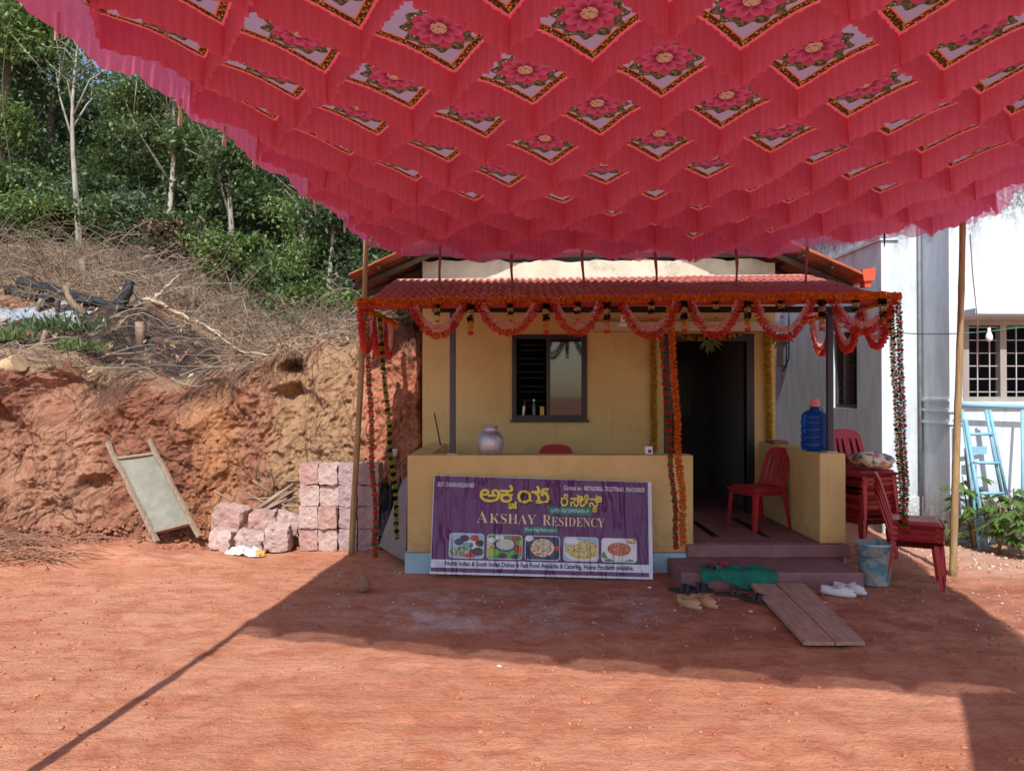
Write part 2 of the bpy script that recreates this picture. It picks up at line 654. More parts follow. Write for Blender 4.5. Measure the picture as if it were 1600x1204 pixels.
def bank_surface(x, v):
    y, z = bank_point(x, v)
    f = np.clip(v / 0.15, 0, 1) * np.clip((1.06 - v) / 0.16, 0, 1)      # 1 on the face
    big = fbm(x * 0.9, z * 0.8, 3.1, 3, 31)
    rid = fbm(x * 3.0, z * 1.1, 7.7, 4, 41)
    fine = fbm(x * 9, z * 8, 1.3, 4, 51)
    groove = np.abs(vnoise(x * 7.5 + z * 1.2, z * 0.5, 2.0, 61))
    gm = np.clip((x + 3.3) / 0.4, 0, 1) * np.clip((-1.7 - x) / 0.4, 0, 1)
    d = 0.20 * big + 0.09 * rid + 0.062 * fine + 0.055 * np.abs(fbm(x * 20, z * 15, 4.4, 4, 57)) + 0.05 * np.abs(vnoise(x * 5.0 + z, z * 0.7, 5.0, 63)) + 0.12 * gm * (groove - 0.4)
    # hollows left by the digger
    for hx, hz, hr, hd in ((-5.05, 1.62, 0.42, 0.42), (-5.85, 1.25, 0.45, 0.35), (-3.75, 1.7, 0.3, 0.3), (-2.72, 1.95, 0.13, 0.22), (-2.70, 1.65, 0.15, 0.22), (-5.6, 0.85, 0.25, 0.25), (-4.6, 0.62, 0.18, 0.2)):
        d = d + hd * np.exp(-(((x - hx) / hr) ** 2 + ((z - hz) / (hr * 0.75)) ** 2) ** 2)
    y = y + f * d
    top = np.clip((v - 0.92) / 0.12, 0, 1)
    z = z + top * (0.10 * fbm(x * 0.8, y * 0.8, 0, 3, 71) + 0.05 * fbm(x * 3.5, y * 3.5, 0, 3, 73))
    z = z + (1 - top) * np.clip((0.35 - v) / 0.2, 0, 1) * 0.10 * fbm(x * 2.4, y * 2.4, 0, 4, 77)
    x2 = x + f * 0.05 * fbm(x * 4, z * 4, 9.0, 2, 81)
    return x2, y, z


HNX, HNY = 320, 200
_hx, _hy = np.meshgrid(-32 + 0.15 * np.arange(HNX), 6 + 0.15 * np.arange(HNY))
HN = fbm(_hx * 0.8, _hy * 0.8, 0, 3, 71).tolist()
HB = fbm(_hx[0] * 1.1, _hx[0] * 0 + 4.4, 0, 3, 29).tolist()


def hill_z(x, y):
    """height of the slope above the brink at (x, y)"""
    yf = np.interp(x, XS, YF) + 1.12; H = np.interp(x, XS, HT) * (1 + 0.075 * HB[min(HNX - 1, max(0, int((x + 32) / 0.15 + .5)))]); s = np.interp(x, XS, SL)
    t = max(0.0, y - yf)
    z = H + min(t, 8) * s + max(0.0, t - 8) * 0.06
    fx = min(max((x + 32) / 0.15, 0), HNX - 1.01); fy = min(max((y - 6) / 0.15, 0), HNY - 1.01)
    i, j = int(fx), int(fy); fx -= i; fy -= j
    g = HN
    return z + 0.10 * ((g[j][i] * (1 - fx) + g[j][i + 1] * fx) * (1 - fy) + (g[j + 1][i] * (1 - fx) + g[j + 1][i + 1] * fx) * fy)


bxs = np.concatenate([np.linspace(-30, -9.2, 30), np.linspace(-9.1, -1.15, 560), np.linspace(-1.1, 14, 40)])
bvs = np.concatenate([np.linspace(0, 1.06, 210), np.linspace(1.07, 1.72, 110), np.linspace(1.75, 2.3, 14)])
BX, BV = np.meshgrid(bxs, bvs)
X2, Y2, Z2 = bank_surface(BX, BV)
hh, ww = BX.shape
ii = np.arange((hh - 1) * (ww - 1)); a0 = (ii // (ww - 1)) * ww + ii % (ww - 1)
zone = np.clip((BV - 0.78) / 0.26, 0, 1)
hillside = np_obj('hillside', np.stack([X2, Y2, Z2], -1), np.stack([a0, a0 + 1, a0 + 1 + ww, a0 + ww], 1), bank_material(),
                  smooth=True, attrs={'zone': zone.ravel()})
kind(hillside, 'structure', 'freshly cut orange laterite bank with a littered slope above it')


# ------------------------------------------------------------------ crumbs and stones on the ground, clods on the bank
def icosa():
    t = (1 + 5 ** .5) / 2
    v = np.array([(-1, t, 0), (1, t, 0), (-1, -t, 0), (1, -t, 0), (0, -1, t), (0, 1, t), (0, -1, -t), (0, 1, -t), (t, 0, -1), (t, 0, 1), (-t, 0, -1), (-t, 0, 1)], float)
    v /= np.linalg.norm(v[0])
    f = np.array([(0, 11, 5), (0, 5, 1), (0, 1, 7), (0, 7, 10), (0, 10, 11), (1, 5, 9), (5, 11, 4), (11, 10, 2), (10, 7, 6), (7, 1, 8), (3, 9, 4), (3, 4, 2), (3, 2, 6), (3, 6, 8), (3, 8, 9), (4, 9, 5), (2, 4, 11), (6, 2, 10), (8, 6, 7), (9, 8, 1)])
    return v, f


IV, IF = icosa()


def scatter_lumps(name, pts, sizes, m, flat=0.6, seed=1):
    r = np.random.RandomState(seed)
    n = len(pts)
    V = IV[None] * (1 + 0.35 * (r.rand(n, 12, 1) - 0.5))
    sc = np.stack([sizes * (0.7 + 0.6 * r.rand(n)), sizes * (0.7 + 0.6 * r.rand(n)), sizes * flat * (0.7 + 0.6 * r.rand(n))], -1)
    V = V * sc[:, None, :]
    an = r.rand(n) * 2 * pi
    ca, sa = np.cos(an)[:, None], np.sin(an)[:, None]
    V = np.stack([V[..., 0] * ca - V[..., 1] * sa, V[..., 0] * sa + V[..., 1] * ca, V[..., 2]], -1)
    V = V + pts[:, None, :]
    Q = (IF[None] + (np.arange(n) * 12)[:, None, None]).reshape(-1, 3)
    return np_obj(name, V.reshape(-1, 3), Q, m)


def lump_mat(name, a, b):
    m, p = newmat(name)
    r = island()
    c = mix(r, a, b)
    c = mix(noise(worldpos(), 60, 3) * 0.5, c, tuple(x * 0.5 for x in a))
    setin(p, 'Base Color', c); setin(p, 'Roughness', 0.95); p.inputs['Specular IOR Level'].default_value = 0.1
    return m


n = 15000
px = NR.uniform(-7.5, 6.5, n); py = 2.6 + 6.0 * NR.rand(n) ** 1.2
keep = fbm(px * 0.9, py * 1.4, 0, 3, 91) + 0.35 * NR.rand(n) > 0.1
keep &= ~((px > -1.1) & (px < 3.2) & (py > 6.45))
px, py = px[keep], py[keep]
sz = 0.0035 + 0.013 * NR.rand(len(px)) ** 4
pts = np.stack([px, py, ground_z(px, py) + sz * 0.25], -1)
kind(scatter_lumps('soil_crumbs', pts, sz, lump_mat('soil_crumb', lin(200, 136, 102), lin(160, 98, 70)), 0.65, 3), 'stuff', 'loose red soil crumbs strewn over the yard')

n = 4200
px = NR.uniform(-8, -1.5, n); py = np.interp(px, XS, YF) - 0.1 + NR.randn(n) * 0.28 - 0.05
sz = 0.006 + 0.034 * NR.rand(n) ** 4
yy, zz = bank_point(px, np.full(n, 0.1))
pz = np.where(py < yy - 0.3, ground_z(px, py), np.maximum(ground_z(px, py), (py - (yy - 0.4)) * 0.45))
keep = py < yy + 0.15
pts = np.stack([px, py, pz + sz * 0.2], -1)[keep]
kind(scatter_lumps('bank_rubble', pts, sz[keep], lump_mat('bank_clod', lin(178, 120, 94), lin(136, 88, 68)), 0.7, 4), 'stuff', 'crumbled laterite clods along the foot of the cut bank')

n = 420
px = NR.uniform(-1.8, 4.2, n); py = NR.uniform(5.2, 7.3, n)
keep = ~((px > -1.0) & (px < 3.2) & (py > 6.5))
px, py = px[keep], py[keep]
sz = 0.004 + 0.011 * NR.rand(len(px)) ** 3
pts = np.stack([px, py, ground_z(px, py) + sz * 0.3], -1)
kind(scatter_lumps('gravel', pts, sz, lump_mat('pale_gravel', lin(200, 190, 182), lin(150, 128, 118)), 0.7, 6), 'stuff', 'pale stone chips strewn in front of the porch')

n = 900
px = NR.uniform(3.9, 7.0, n); py = NR.uniform(7.2, 8.9, n)
sz = 0.006 + 0.018 * NR.rand(n) ** 3
pts = np.stack([px, py, ground_z(px, py) + sz * 0.3], -1)
kind(scatter_lumps('rubble', pts, sz, lump_mat('wall_rubble', lin(214, 196, 180), lin(160, 120, 96)), 0.7, 8), 'stuff', 'pale rubble and chips along the white building')

# ------------------------------------------------------------------ the small ochre house
YW = 8.95        # front wall
YP = 7.17        # front of the porch parapet
def ochre_mat():
    m, p = newmat('ochre_paint')
    w = worldpos(); x, y, z = sep(w)
    n1 = noise(w, 1.3, 5, 0.6); n2 = noise(w, 7, 5, 0.7); n3 = noise(mapv(w, (5, 5, 0.5)), 2.0, 5, 0.7)
    c = mix(n1.step(0.35, 0.65), lin(200, 172, 110), lin(212, 186, 126))
    c = mix(n2.step(0.55, 0.75) * 0.35, c, lin(172, 140, 86))
    c = mix(n3.step(0.56, 0.72) * 0.28, c, lin(166, 140, 92))               # runs
    c = mix((0.46 - z + (n2 - 0.5) * 0.5).step(0.0, 0.35) * 0.55, c, lin(168, 118, 86))   # red earth splashed up the foot
    c = mix(noise(w, 30, 3).step(0.68, 0.74) * 0.4, c, lin(150, 124, 84))
    setin(p, 'Base Color', c); setin(p, 'Roughness', 0.78)
    bump(p, noise(w, 60, 5, 0.7) + noise(w, 6, 3) * 0.6, 0.25, 0.006)
    return m
OCHRE = ochre_mat()
CEMENT = mat('bare_cement_render', lin(196, 184, 164), 0.9, 0.12, 5, bmp=0.3, bscale=50, stain=lin(150, 138, 122), stain_scale=3)
BLUEP = mat('pale_blue_limewash', lin(150, 186, 204), 0.85, 0.10, 6, bmp=0.3, bscale=40, stain=lin(128, 150, 160), stain_scale=6)
MAROON = mat('red_oxide_cement', lin(128, 92, 94), 0.7, 0.16, 5, bmp=0.25, bscale=60, stain=lin(160, 122, 116), stain_at=(0.5, 0.8), stain_scale=3.5)
DARK = mat('black_enamel', (0.012, 0.011, 0.011), 0.4, 0.1, 6, bmp=0.05)
STEELB = mat('blue_grey_steel', lin(66, 66, 78), 0.5, 0.15, 8, bmp=0.08)
REDSTEEL = mat('red_oxide_steel', lin(150, 52, 40), 0.6, 0.2, 8, bmp=0.1)
INSIDE = mat('inside_plaster', lin(120, 116, 120), 0.85, 0.1, 3, bmp=0.2)
TILE = mat('terracotta_tile', lin(176, 100, 90), 0.8, 0.2, 10, bmp=0.25, bscale=70, stain=lin(140, 66, 60), stain_scale=6)
OLDTILE = mat('old_terracotta_tile', lin(158, 84, 56), 0.85, 0.22, 9, bmp=0.3, bscale=60, stain=lin(92, 58, 46), stain_scale=5)
TIMBER = mat('dark_timber', lin(78, 66, 58), 0.8, 0.25, 5, bmp=0.3, stretch=(1, 8, 8))

house = thing('house', 'small ochre house with a red tiled porch and open doorway', 'house', (1.0, 8.0, 0))

# floor slab of porch and room
b = B()
b.bb(-0.955, 3.10, YP + 0.02, YW, -0.05, 0.25)
b.bb(-0.84, 2.87, YW, 11.2, -0.05, 0.25)
b.obj('floor_slab', MAROON, house, bevel=0.012)
# plinth band in blue
b = B()
b.bb(-0.995, 1.62, YP - 0.03, YP + 0.019, -0.06, 0.165)
b.obj('plinth_band', BLUEP, house, bevel=0.006)
B().bb(-0.995, -0.956, YP + 0.020, YW, -0.06, 0.165).obj('plinth_band', BLUEP, house, bevel=0.006)
B().bb(3.101, 3.125, YP + 0.02, 8.0, -0.06, 0.235).obj('plinth_band', BLUEP, house, bevel=0.006)
# parapets
b = B(); b.bb(-0.975, 1.69, YP, YP + 0.21, 0.166, 1.072); b.bb(-0.975, -0.77, YP + 0.21, YW - 0.003, 0.166, 1.069)
b.obj('front_parapet', OCHRE, house, bevel=0.01)
b = B(); b.bb(2.87, 3.112, YP - 0.002, YW - 0.003, 0.251, 1.088)
b.obj('side_parapet', OCHRE, house, bevel=0.01)
# steps
b = B(); b.bb(1.44, 3.00, 6.55, YP + 0.018, -0.06, 0.125)
b.obj('step', MAROON, house, bevel=0.018)
b = B(); b.bb(1.62, 3.135, YP - 0.045, YP + 0.019, 0.126, 0.247)
b.obj('step', MAROON, house, bevel=0.012)
# black border lines inlaid in the porch floor
for x0, x1, y0, y1 in ((1.95, 2.02, 7.5, 8.4), (2.45, 2.52, 7.5, 8.6)):
    B().bb(x0, x1, y0, y1, 0.2505, 0.254).obj('floor_stripe', DARK, house)

# front wall with window and door openings
WX0, WX1, WZ0, WZ1 = 0.0, 0.873, 1.344, 2.33
DX0, DX1, DZ1 = 1.77, 2.82, 2.34
T = 0.2
b = B()
def wallpiece(x0, x1, z0, z1, mi=0): b.bb(x0, x1, YW, YW + T, z0, z1, mi)
wallpiece(-1.044, WX0, 0.0, 2.75); wallpiece(WX1, DX0, 0.0, 2.75)
wallpiece(WX0, WX1, 0.0, WZ0); wallpiece(WX0, WX1, WZ1, 2.75)
wallpiece(DX0, DX1, DZ1, 2.75); wallpiece(DX1, 3.07, 0.0, 2.75)
b.obj('front_wall', OCHRE, house)
b = B(); b.bb(-1.044, 3.07, YW, YW + T, 2.75, 3.17)
gr = []
for i in range(60):
    x = -1.044 + 4.114 * i / 59
    gr.append((x, 3.19 + 0.03 * float(fbm(np.array([x * 6]), np.array([1.0]), 0, 3, 5)[0])))
for i in range(59):
    (xa, za), (xb, zb) = gr[i], gr[i + 1]
    b.prism([(xa, YW + .002, 3.165), (xb, YW + .002, 3.165), (xb, YW + .002, zb), (xa, YW + .002, za)], (0, T - .004, 0))
b.obj('gable_wall', CEMENT, house)
b = B()
b.bb(-1.044, -0.844, YW + T, 12.2, 0.0, 3.0); b.bb(2.87, 3.07, YW + T, 12.2, 0.0, 3.0); b.bb(-0.844, 2.87, 12.0, 12.2, 0, 3.0)
b.obj('side_walls', INSIDE, house)
ROOMD = mat('shade_dark_plaster', lin(58, 56, 60), 0.8, 0.15, 3, bmp=0.2)  # shade of the unlit room put into the plaster colour
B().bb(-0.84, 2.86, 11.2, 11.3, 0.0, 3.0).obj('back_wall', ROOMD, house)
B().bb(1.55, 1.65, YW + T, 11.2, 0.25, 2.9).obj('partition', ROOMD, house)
B().bb(-0.84, 2.865, YW + T + .003, 11.19, 2.9, 2.96).obj('room_ceiling', INSIDE, house)
# beam of the porch at the wall (pale lintel band above the door)
B().bb(0.95, 3.06, YW - 0.16, YW - 0.003, 2.36, 2.47).obj('lintel', CEMENT, house, bevel=0.005)

# window: frame, mullion, bars, pane
win = B()
win.bb(WX0, WX1, YW - 0.03, YW + .06, WZ1 - .05, WZ1); win.bb(WX0, WX1, YW - 0.03, YW + .06, WZ0, WZ0 + .05)
win.bb(WX0, WX0 + .05, YW - .028, YW + .058, WZ0 + .05, WZ1 - .05); win.bb(WX1 - .06, WX1, YW - .028, YW + .058, WZ0 + .05, WZ1 - .05)
win.bb(0.40, 0.445, YW - .028, YW + .058, WZ0 + .05, WZ1 - .05)
window = win.obj('window', DARK, house)
barm = mat('dark_iron_bar', (0.03, 0.03, 0.032), 0.45, 0.2, 10, bmp=0.05)
for i, z in enumerate((1.50, 1.565, 1.665, 1.73, 1.83, 1.895, 1.99, 2.055, 2.15, 2.215)):
    B().tube([(WX0 + .05, YW + .03, z), (0.40, YW + .03, z)], 0.006, 6).obj('bar', barm, window)
m, p = newmat('window_glass'); setin(p, 'Base Color', (0.01, 0.012, 0.014)); setin(p, 'Roughness', 0.04); p.inputs['Specular IOR Level'].default_value = 0.9
WGLASS = m
B().bb(0.446, WX1 - .061, YW + .01, YW + .016, WZ0 + .051, WZ1 - .051).obj('pane', WGLASS, window)
B().bb(WX0 - .02, WX1 + .02, YW - .055, YW - .031, WZ0 - .03, WZ0 - .002).obj('sill', DARK, window)

# door frame and the leaf folded back inside
b = B()
b.bb(DX0, DX0 + .09, YW - .02, YW + .11, .252, DZ1); b.bb(DX1 - .09, DX1, YW - .02, YW + .11, .252, DZ1)
b.bb(DX0 + .09, DX1 - .09, YW - .02, YW + .11, DZ1 - .09, DZ1)
b.obj('door_frame', DARK, house, bevel=0.005)
DOORW = mat('dark_door_wood', lin(48, 34, 32), 0.45, 0.25, 4, bmp=0.1, stretch=(1, 1, .2))
lf = B(); lf.rbox((DX0 + .11, YW + .55, 1.28), (.04, .86, 2.0), .006)
for zz in (0.75, 1.28, 1.8):
    lf.rbox((DX0 + .135, YW + .55, zz), (.02, .6, .38), .008)
door = lf.obj('door', DOORW, house)
B().tube([(DX0 + .15, YW + .9, 1.2), (DX0 + .19, YW + .9, 1.22), (DX0 + .19, YW + .9, 1.36), (DX0 + .15, YW + .9, 1.38)], .008, 6).obj('handle', mat('brass', (0.5, .35, .12), .35, metal=1.0), door)
# grille window deep inside the room
g = B(); g.bb(2.28, 2.62, 11.15, 11.195, 1.3, 2.1)
gw = g.obj('inner_window', DARK, house)
for k in range(4):
    B().bb(2.31 + k * .08, 2.325 + k * .08, 11.13, 11.149, 1.32, 2.08).obj('bar', STEELB, gw)

# posts and the beam they carry
for x, y, z0 in ((-0.56, 7.26, 1.072), (3.02, 7.30, 1.088)):
    po = B(); po.rbox((x, y, (z0 + 2.41) / 2), (.055, .055, 2.41 - z0), .006)
    po = po.obj('post', STEELB, house)
    B().rbox((x, y, z0 + .006), (.10, .10, .012), .002).obj('base_plate', CEMENT, po)
B().rbox((1.25, 7.26, 2.44), (4.0, .06, .055), .005).obj('porch_beam', DARK, house)

# porch roof: frame of red steel, rafters, laid tiles
def roof_z(x, y):
    f = (x + 1.3) / 4.6
    return 2.43 + 0.055 * f + 0.26 * (y - 6.65)
RX0, RX1, RY0, RY1 = -1.33, 3.33, 6.64, 8.22
pr = B()
pr.tube([(RX0, RY0, roof_z(RX0, RY0) - .02), (RX1, RY0, roof_z(RX1, RY0) - .02)], .034, 4, smooth=False)
pr.tube([(RX0, RY0 + .02, roof_z(RX0, RY0) - .02), (RX0, 8.9, roof_z(RX0, RY0) + .02)], .03, 4, smooth=False)
pr.tube([(RX1, RY0 + .02, roof_z(RX1, RY0) - .02), (RX1, 8.9, roof_z(RX1, RY0) + .02)], .03, 4, smooth=False)
porch_roof = pr.obj('porch_roof', REDSTEEL, house)
for i in range(9):
    x = -1.2 + i * 4.4 / 8
    B().tube([(x, RY0 + .02, roof_z(x, RY0) - .035), (x, RY1, roof_z(x, RY1) - .035)], .02, 4, smooth=False).obj('rafter', STEELB, porch_roof)
def pantile(w, l, t=0.012, amp=0.013, n=18):
    """one S-shaped roof tile: x across, y up the slope"""
    bb = B()
    top = [[(w * (j / n - .5), yy, amp * sin(6 * pi * (j / n) - .6) + zz + t) for j in range(n + 1)] for yy, zz in ((0, 0.012), (l, -0.004))]
    bot = [[(p[0], p[1], p[2] - t) for p in r] for r in top]
    bb.sheet(top, 0, True); bb.sheet([list(reversed(r)) for r in bot], 0, True)
    k = n + 1
    for j in range(n):
        bb.add([bot[0][j], bot[0][j + 1], top[0][j + 1], top[0][j]], [(0, 1, 2, 3)])
    return bb.mesh('tile', TILE)
tw = 4.40 / 20
rows = 6; tl = (RY1 - RY0 - .06) / rows
tile_me = pantile(tw * 1.05, tl * 1.09)
ang = math.atan(0.26)
for j in range(rows):
    for i in range(20):
        x = -1.23 + tw * (i + .5); y = RY0 + .05 + j * tl
        place(tile_me, 'tile', porch_roof, (x + R.uniform(-.004, .004), y, roof_z(x, y) + .012 + R.uniform(-.003, .004)),
              (ang + R.uniform(-.012, .012), -math.atan(0.055 / 4.6) + R.uniform(-.015, .015), R.uniform(-.012, .012)))
B().prism([(-1.2, RY1 - .02, roof_z(-1.2, RY1)), (3.1, RY1 - .02, roof_z(3.1, RY1)), (3.1, 8.94, 2.93), (-1.2, 8.94, 2.88)], (0, 0, .03)).obj('flashing', CEMENT, porch_roof)

# main gable roof
GXc, GHW, GZ0, GS = 1.03, 2.82, 2.90, 0.45
GY0, GY1 = 8.40, 12.6
rf = B()
def gz_at(x): return GZ0 + GS * (GHW - abs(x - GXc))
roof = None
for s in (-1, 1):
    xe = GXc + s * GHW
    rf.prism([(GXc, GY0 + .45, gz_at(GXc) + .03), (xe, GY0 + .45, GZ0 + .03), (xe, GY1, GZ0 + .03), (GXc, GY1, gz_at(GXc) + .03)], (0, 0, .05))
roof = rf.obj('roof', OLDTILE, house)
# verge tiles one by one: two columns at the front edge of each slope
sl = math.atan(GS); tl2 = 0.30; ln = GHW / cos(sl); nrow = int(ln / .26)
old_me = B()
old_me.rbox((0, .15, 0), (.235, .30, .022), .006)
old_me.rbox((-.09, .15, .016), (.03, .29, .02), .006)
old_me = old_me.mesh('tile', OLDTILE)
for s in (-1, 1):
    for k in range(nrow):
        for c_ in range(2):
            d = k * ln / nrow
            x = GXc + s * (GHW - d * cos(sl)); z = GZ0 + d * sin(sl) + .05 + R.uniform(-.006, .006)
            o = place(old_me, 'tile', roof, (x, GY0 + .12 + c_ * .235, z))
            up = Vector((-s * cos(sl), 0, sin(sl))); nr = Vector((s * sin(sl), 0, cos(sl))); ax = up.cross(nr)
            o.rotation_euler = Matrix((ax, up, nr)).transposed().to_euler()
for s in (-1, 1):
    xe = GXc + s * GHW
    for yy, dz in ((GY0 + .30, -.03), (GY0 + .95, -.03)):
        B().tube([(xe, yy, GZ0 + dz - .02), (GXc, yy, gz_at(GXc) + dz - .02)], .045, 4, smooth=False).obj('rafter', TIMBER, roof)
    for k in range(1, 9):
        d = k / 9.0
        x = xe - s * GHW * d
        B().tube([(x, GY0 + .05, GZ0 + GS * GHW * d - .0), (x, GY0 + 1.6, GZ0 + GS * GHW * d)], .022, 4, smooth=False).obj('batten', TIMBER, roof)
B().tube([(-1.3, YW - .02, 3.28), (3.35, YW - .02, 3.28)], .05, 4, smooth=False).obj('tie_beam', TIMBER, roof)
B().bb(-1.0, 3.05, 9.6, 9.65, 3.17, 4.0).obj('loft_dark_sheet', DARK, roof)  # black sheet added to keep the open roof space dark
# orange gutter on the right eave
gp = mat('orange_gutter_plastic', lin(214, 82, 52), 0.5, 0.08, 6, bmp=0.05)
ge = GXc + GHW + .07
gprof = [(-.07, .085), (.075, .11), (.06, -.03), (-.055, -.04)]
g = B(); g.prism([(ge + a, GY0 + .02, GZ0 + .02 + z) for a, z in gprof], (0, GY1 - GY0 - .1, 0))
gut = g.obj('gutter', gp, house)
g = B(); g.prism([(ge + a * .55, GY0 + .05, GZ0 - .055 + z * .7) for a, z in gprof], (0, .12, 0)); g.obj('gutter_outlet', gp, gut)
# small white ceiling lamp under the porch beam
g = B(); g.rbox((1.06, 7.30, 2.30), (.09, .05, .03), .008); g.rbox((1.06, 7.31, 2.36), (.05, .03, .10), .006)
g.obj('porch_lamp', mat('white_plastic', (.75, .75, .73), .4, .05), house)

# ------------------------------------------------------------------ festive cloth canopy
NXC, NYC = 8, 6
def lerp_tab(t, ts, vs): return np.interp(t, ts, vs)
def canopy_xy(a, b):
    """a 0 left .. 1 right, b 0 far .. 1 near"""
    yl = 7.72 + b * (2.37 - 7.72); yr = 7.02 + b * (1.18 - 7.02)
    xl = np.interp(yl, [2.3, 4.7, 6.2, 7.72], [-2.14, -1.93, -1.74, -1.46])
    xr = np.interp(yr, [1.1, 2.4, 4.55, 7.05], [2.95, 3.28, 3.75, 4.22])
    return xl + a * (xr - xl), yl + a * (yr - yl)
def canopy_z(a, b):
    sag = np.sin(np.pi * a)
    zf = np.interp(a, [0, .06, .2, .45, .62, .8, 1.0], [3.34, 3.26, 3.19, 3.14, 3.13, 3.22, 3.40])
    zn = 3.46 - 0.10 * sag
    k = b ** 0.8
    z = zf * (1 - k) + zn * k
    z = z + np.interp(b, [0, .12, .35, .7, 1], [0, .10, .12, .08, 0]) * np.interp(a, [0, .12, .4, 1], [1.0, .45, 0, .3])
    z = z + 0.035 * fbm(a * 4.0 + 3.1, b * 4.0 + 1.7, 0, 2, 15)
    return z - 0.05 * sag * np.sin(np.pi * b) + 0.018 * np.cos(2 * np.pi * a * NXC) * np.cos(2 * np.pi * b * NYC)
def canopy_pt(a, b):
    x, y = canopy_xy(a, b)
    return x, y, canopy_z(a, b)

def panel_material():
    m, p = newmat('printed_canopy_cloth')
    nt = m.node_tree; out = nt.nodes['Material Output']
    uvn = coords('UV')
    u, v, _ = sep(uvn)
    u = (u - 0.5) * 2.0; v = (v - 0.5) * 2.0          # -1..1 along the diagonals
    d = u.abs() + v.abs()
    x = u * 0.36; y = (v + 0.20) * 0.46
    r = S.m('SQRT', x * x + y * y)
    th = S.m('ARCTAN2', y, x)
    pink = lin(226, 84, 116); lilac = lin(164, 142, 162); gold = lin(160, 84, 40); brown = lin(80, 40, 24)
    w = noise(uvn, 26, 4, 0.7)
    c = mix(d.gt(0.80), lilac, lin(206, 110, 70))
    rope = voro(uvn, 34.0)
    bandc = mix(rope.step(0.25, 0.5), gold, brown)
    bandc = mix(noise(uvn, 60, 2).step(0.6, 0.68), bandc, lin(236, 196, 110))
    c = mix(d.gt(0.83), c, bandc)
    c = mix(d.gt(0.955), c, lin(214, 120, 80))
    c = mix(d.gt(0.975), c, pink)
    # leaf ring, petals, eye
    ring = 0.172 + S.m('COSINE', th * 11.0) * 0.016 + (w - 0.5) * 0.02
    leafc = mix(noise(uvn, 40, 3).step(0.42, 0.58), lin(70, 54, 38), lin(116, 96, 70))
    c = mix(r.lt(ring), c, leafc)
    c = mix(S.m('MULTIPLY', r.lt(ring - 0.02), voro(uvn, 30.0).lt(0.22)), c, lin(186, 176, 156))
    pet = 0.09 + S.m('POWER', S.m('COSINE', th * 4.0).abs(), 0.6) * 0.056
    pc = mix((r / pet).step(0.35, 1.0), lin(104, 22, 42), lin(176, 62, 86))
    c = mix(r.lt(pet), c, pc)
    pet2 = 0.07 + S.m('POWER', S.m('SINE', th * 4.0).abs(), 0.6) * 0.05
    pc2 = mix((r / pet2).step(0.3, 1.0), lin(120, 28, 50), lin(186, 78, 100))
    c = mix(r.lt(pet2), c, pc2)
    c = mix(r.lt(0.042), c, mix(voro(uvn, 60.0).step(0.2, 0.5), lin(110, 60, 50), lin(190, 140, 110)))
    dn = nt.nodes.new('ShaderNodeBsdfDiffuse'); tn = nt.nodes.new('ShaderNodeBsdfTranslucent')
    nt.links.new(c.s, dn.inputs[0]); nt.links.new(c.s, tn.inputs[0])
    mx = nt.nodes.new('ShaderNodeMixShader'); mx.inputs[0].default_value = CANOPY_T
    nt.links.new(dn.outputs[0], mx.inputs[1]); nt.links.new(tn.outputs[0], mx.inputs[2])
    nt.links.new(mx.outputs[0], out.inputs[0])
    return m
CANOPY_T = 0.30
PANEL = panel_material()
FRILL = clothmat('pink_frill_cloth', lin(236, 128, 162), 0.60, 0.0, 0.18)
SHEER = clothmat('sheer_magenta_frill', lin(236, 124, 172), 0.62, 0.30, 0.12)
RIML = clothmat('magenta_frill', lin(238, 126, 166), 0.66, 0.05, 0.10)

canopy = thing('canopy', 'pink ruffled cloth canopy printed with framed flowers, stretched over the yard', 'canopy', (0, 5, 3.2))
NG = 8
for ty in (0, 1):
    for i in range(NXC + ty):
        for j in range(NYC + ty):
            ca = i + (0.5 if not ty else 0.0); cb = j + (0.5 if not ty else 0.0)
            s, t = np.meshgrid(np.linspace(-.5, .5, NG), np.linspace(-.5, .5, NG))
            da = (s - t) * .5; db = (s + t) * .5
            a = np.clip((ca + da) / NXC, 0, 1); bq = np.clip((cb + db) / NYC, 0, 1)
            X, Y, Z = canopy_pt(a, bq)
            k = np.arange((NG - 1) ** 2); q0 = (k // (NG - 1)) * NG + k % (NG - 1)
            Q = np.stack([q0, q0 + 1, q0 + 1 + NG, q0 + NG], 1)
            V = np.stack([X, Y, Z], -1).reshape(-1, 3)
            d1 = V[Q[:, 2]] - V[Q[:, 0]]; d2 = V[Q[:, 3]] - V[Q[:, 1]]
            ar = np.linalg.norm(np.cross(d1, d2), axis=1)
            Q = Q[ar > 1e-5]
            if len(Q) < 3: continue
            uv = np.stack([0.5 + da, 0.5 + db], -1).reshape(-1, 2)
            np_obj('panel', V, Q, PANEL, canopy, smooth=True, uv=uv)

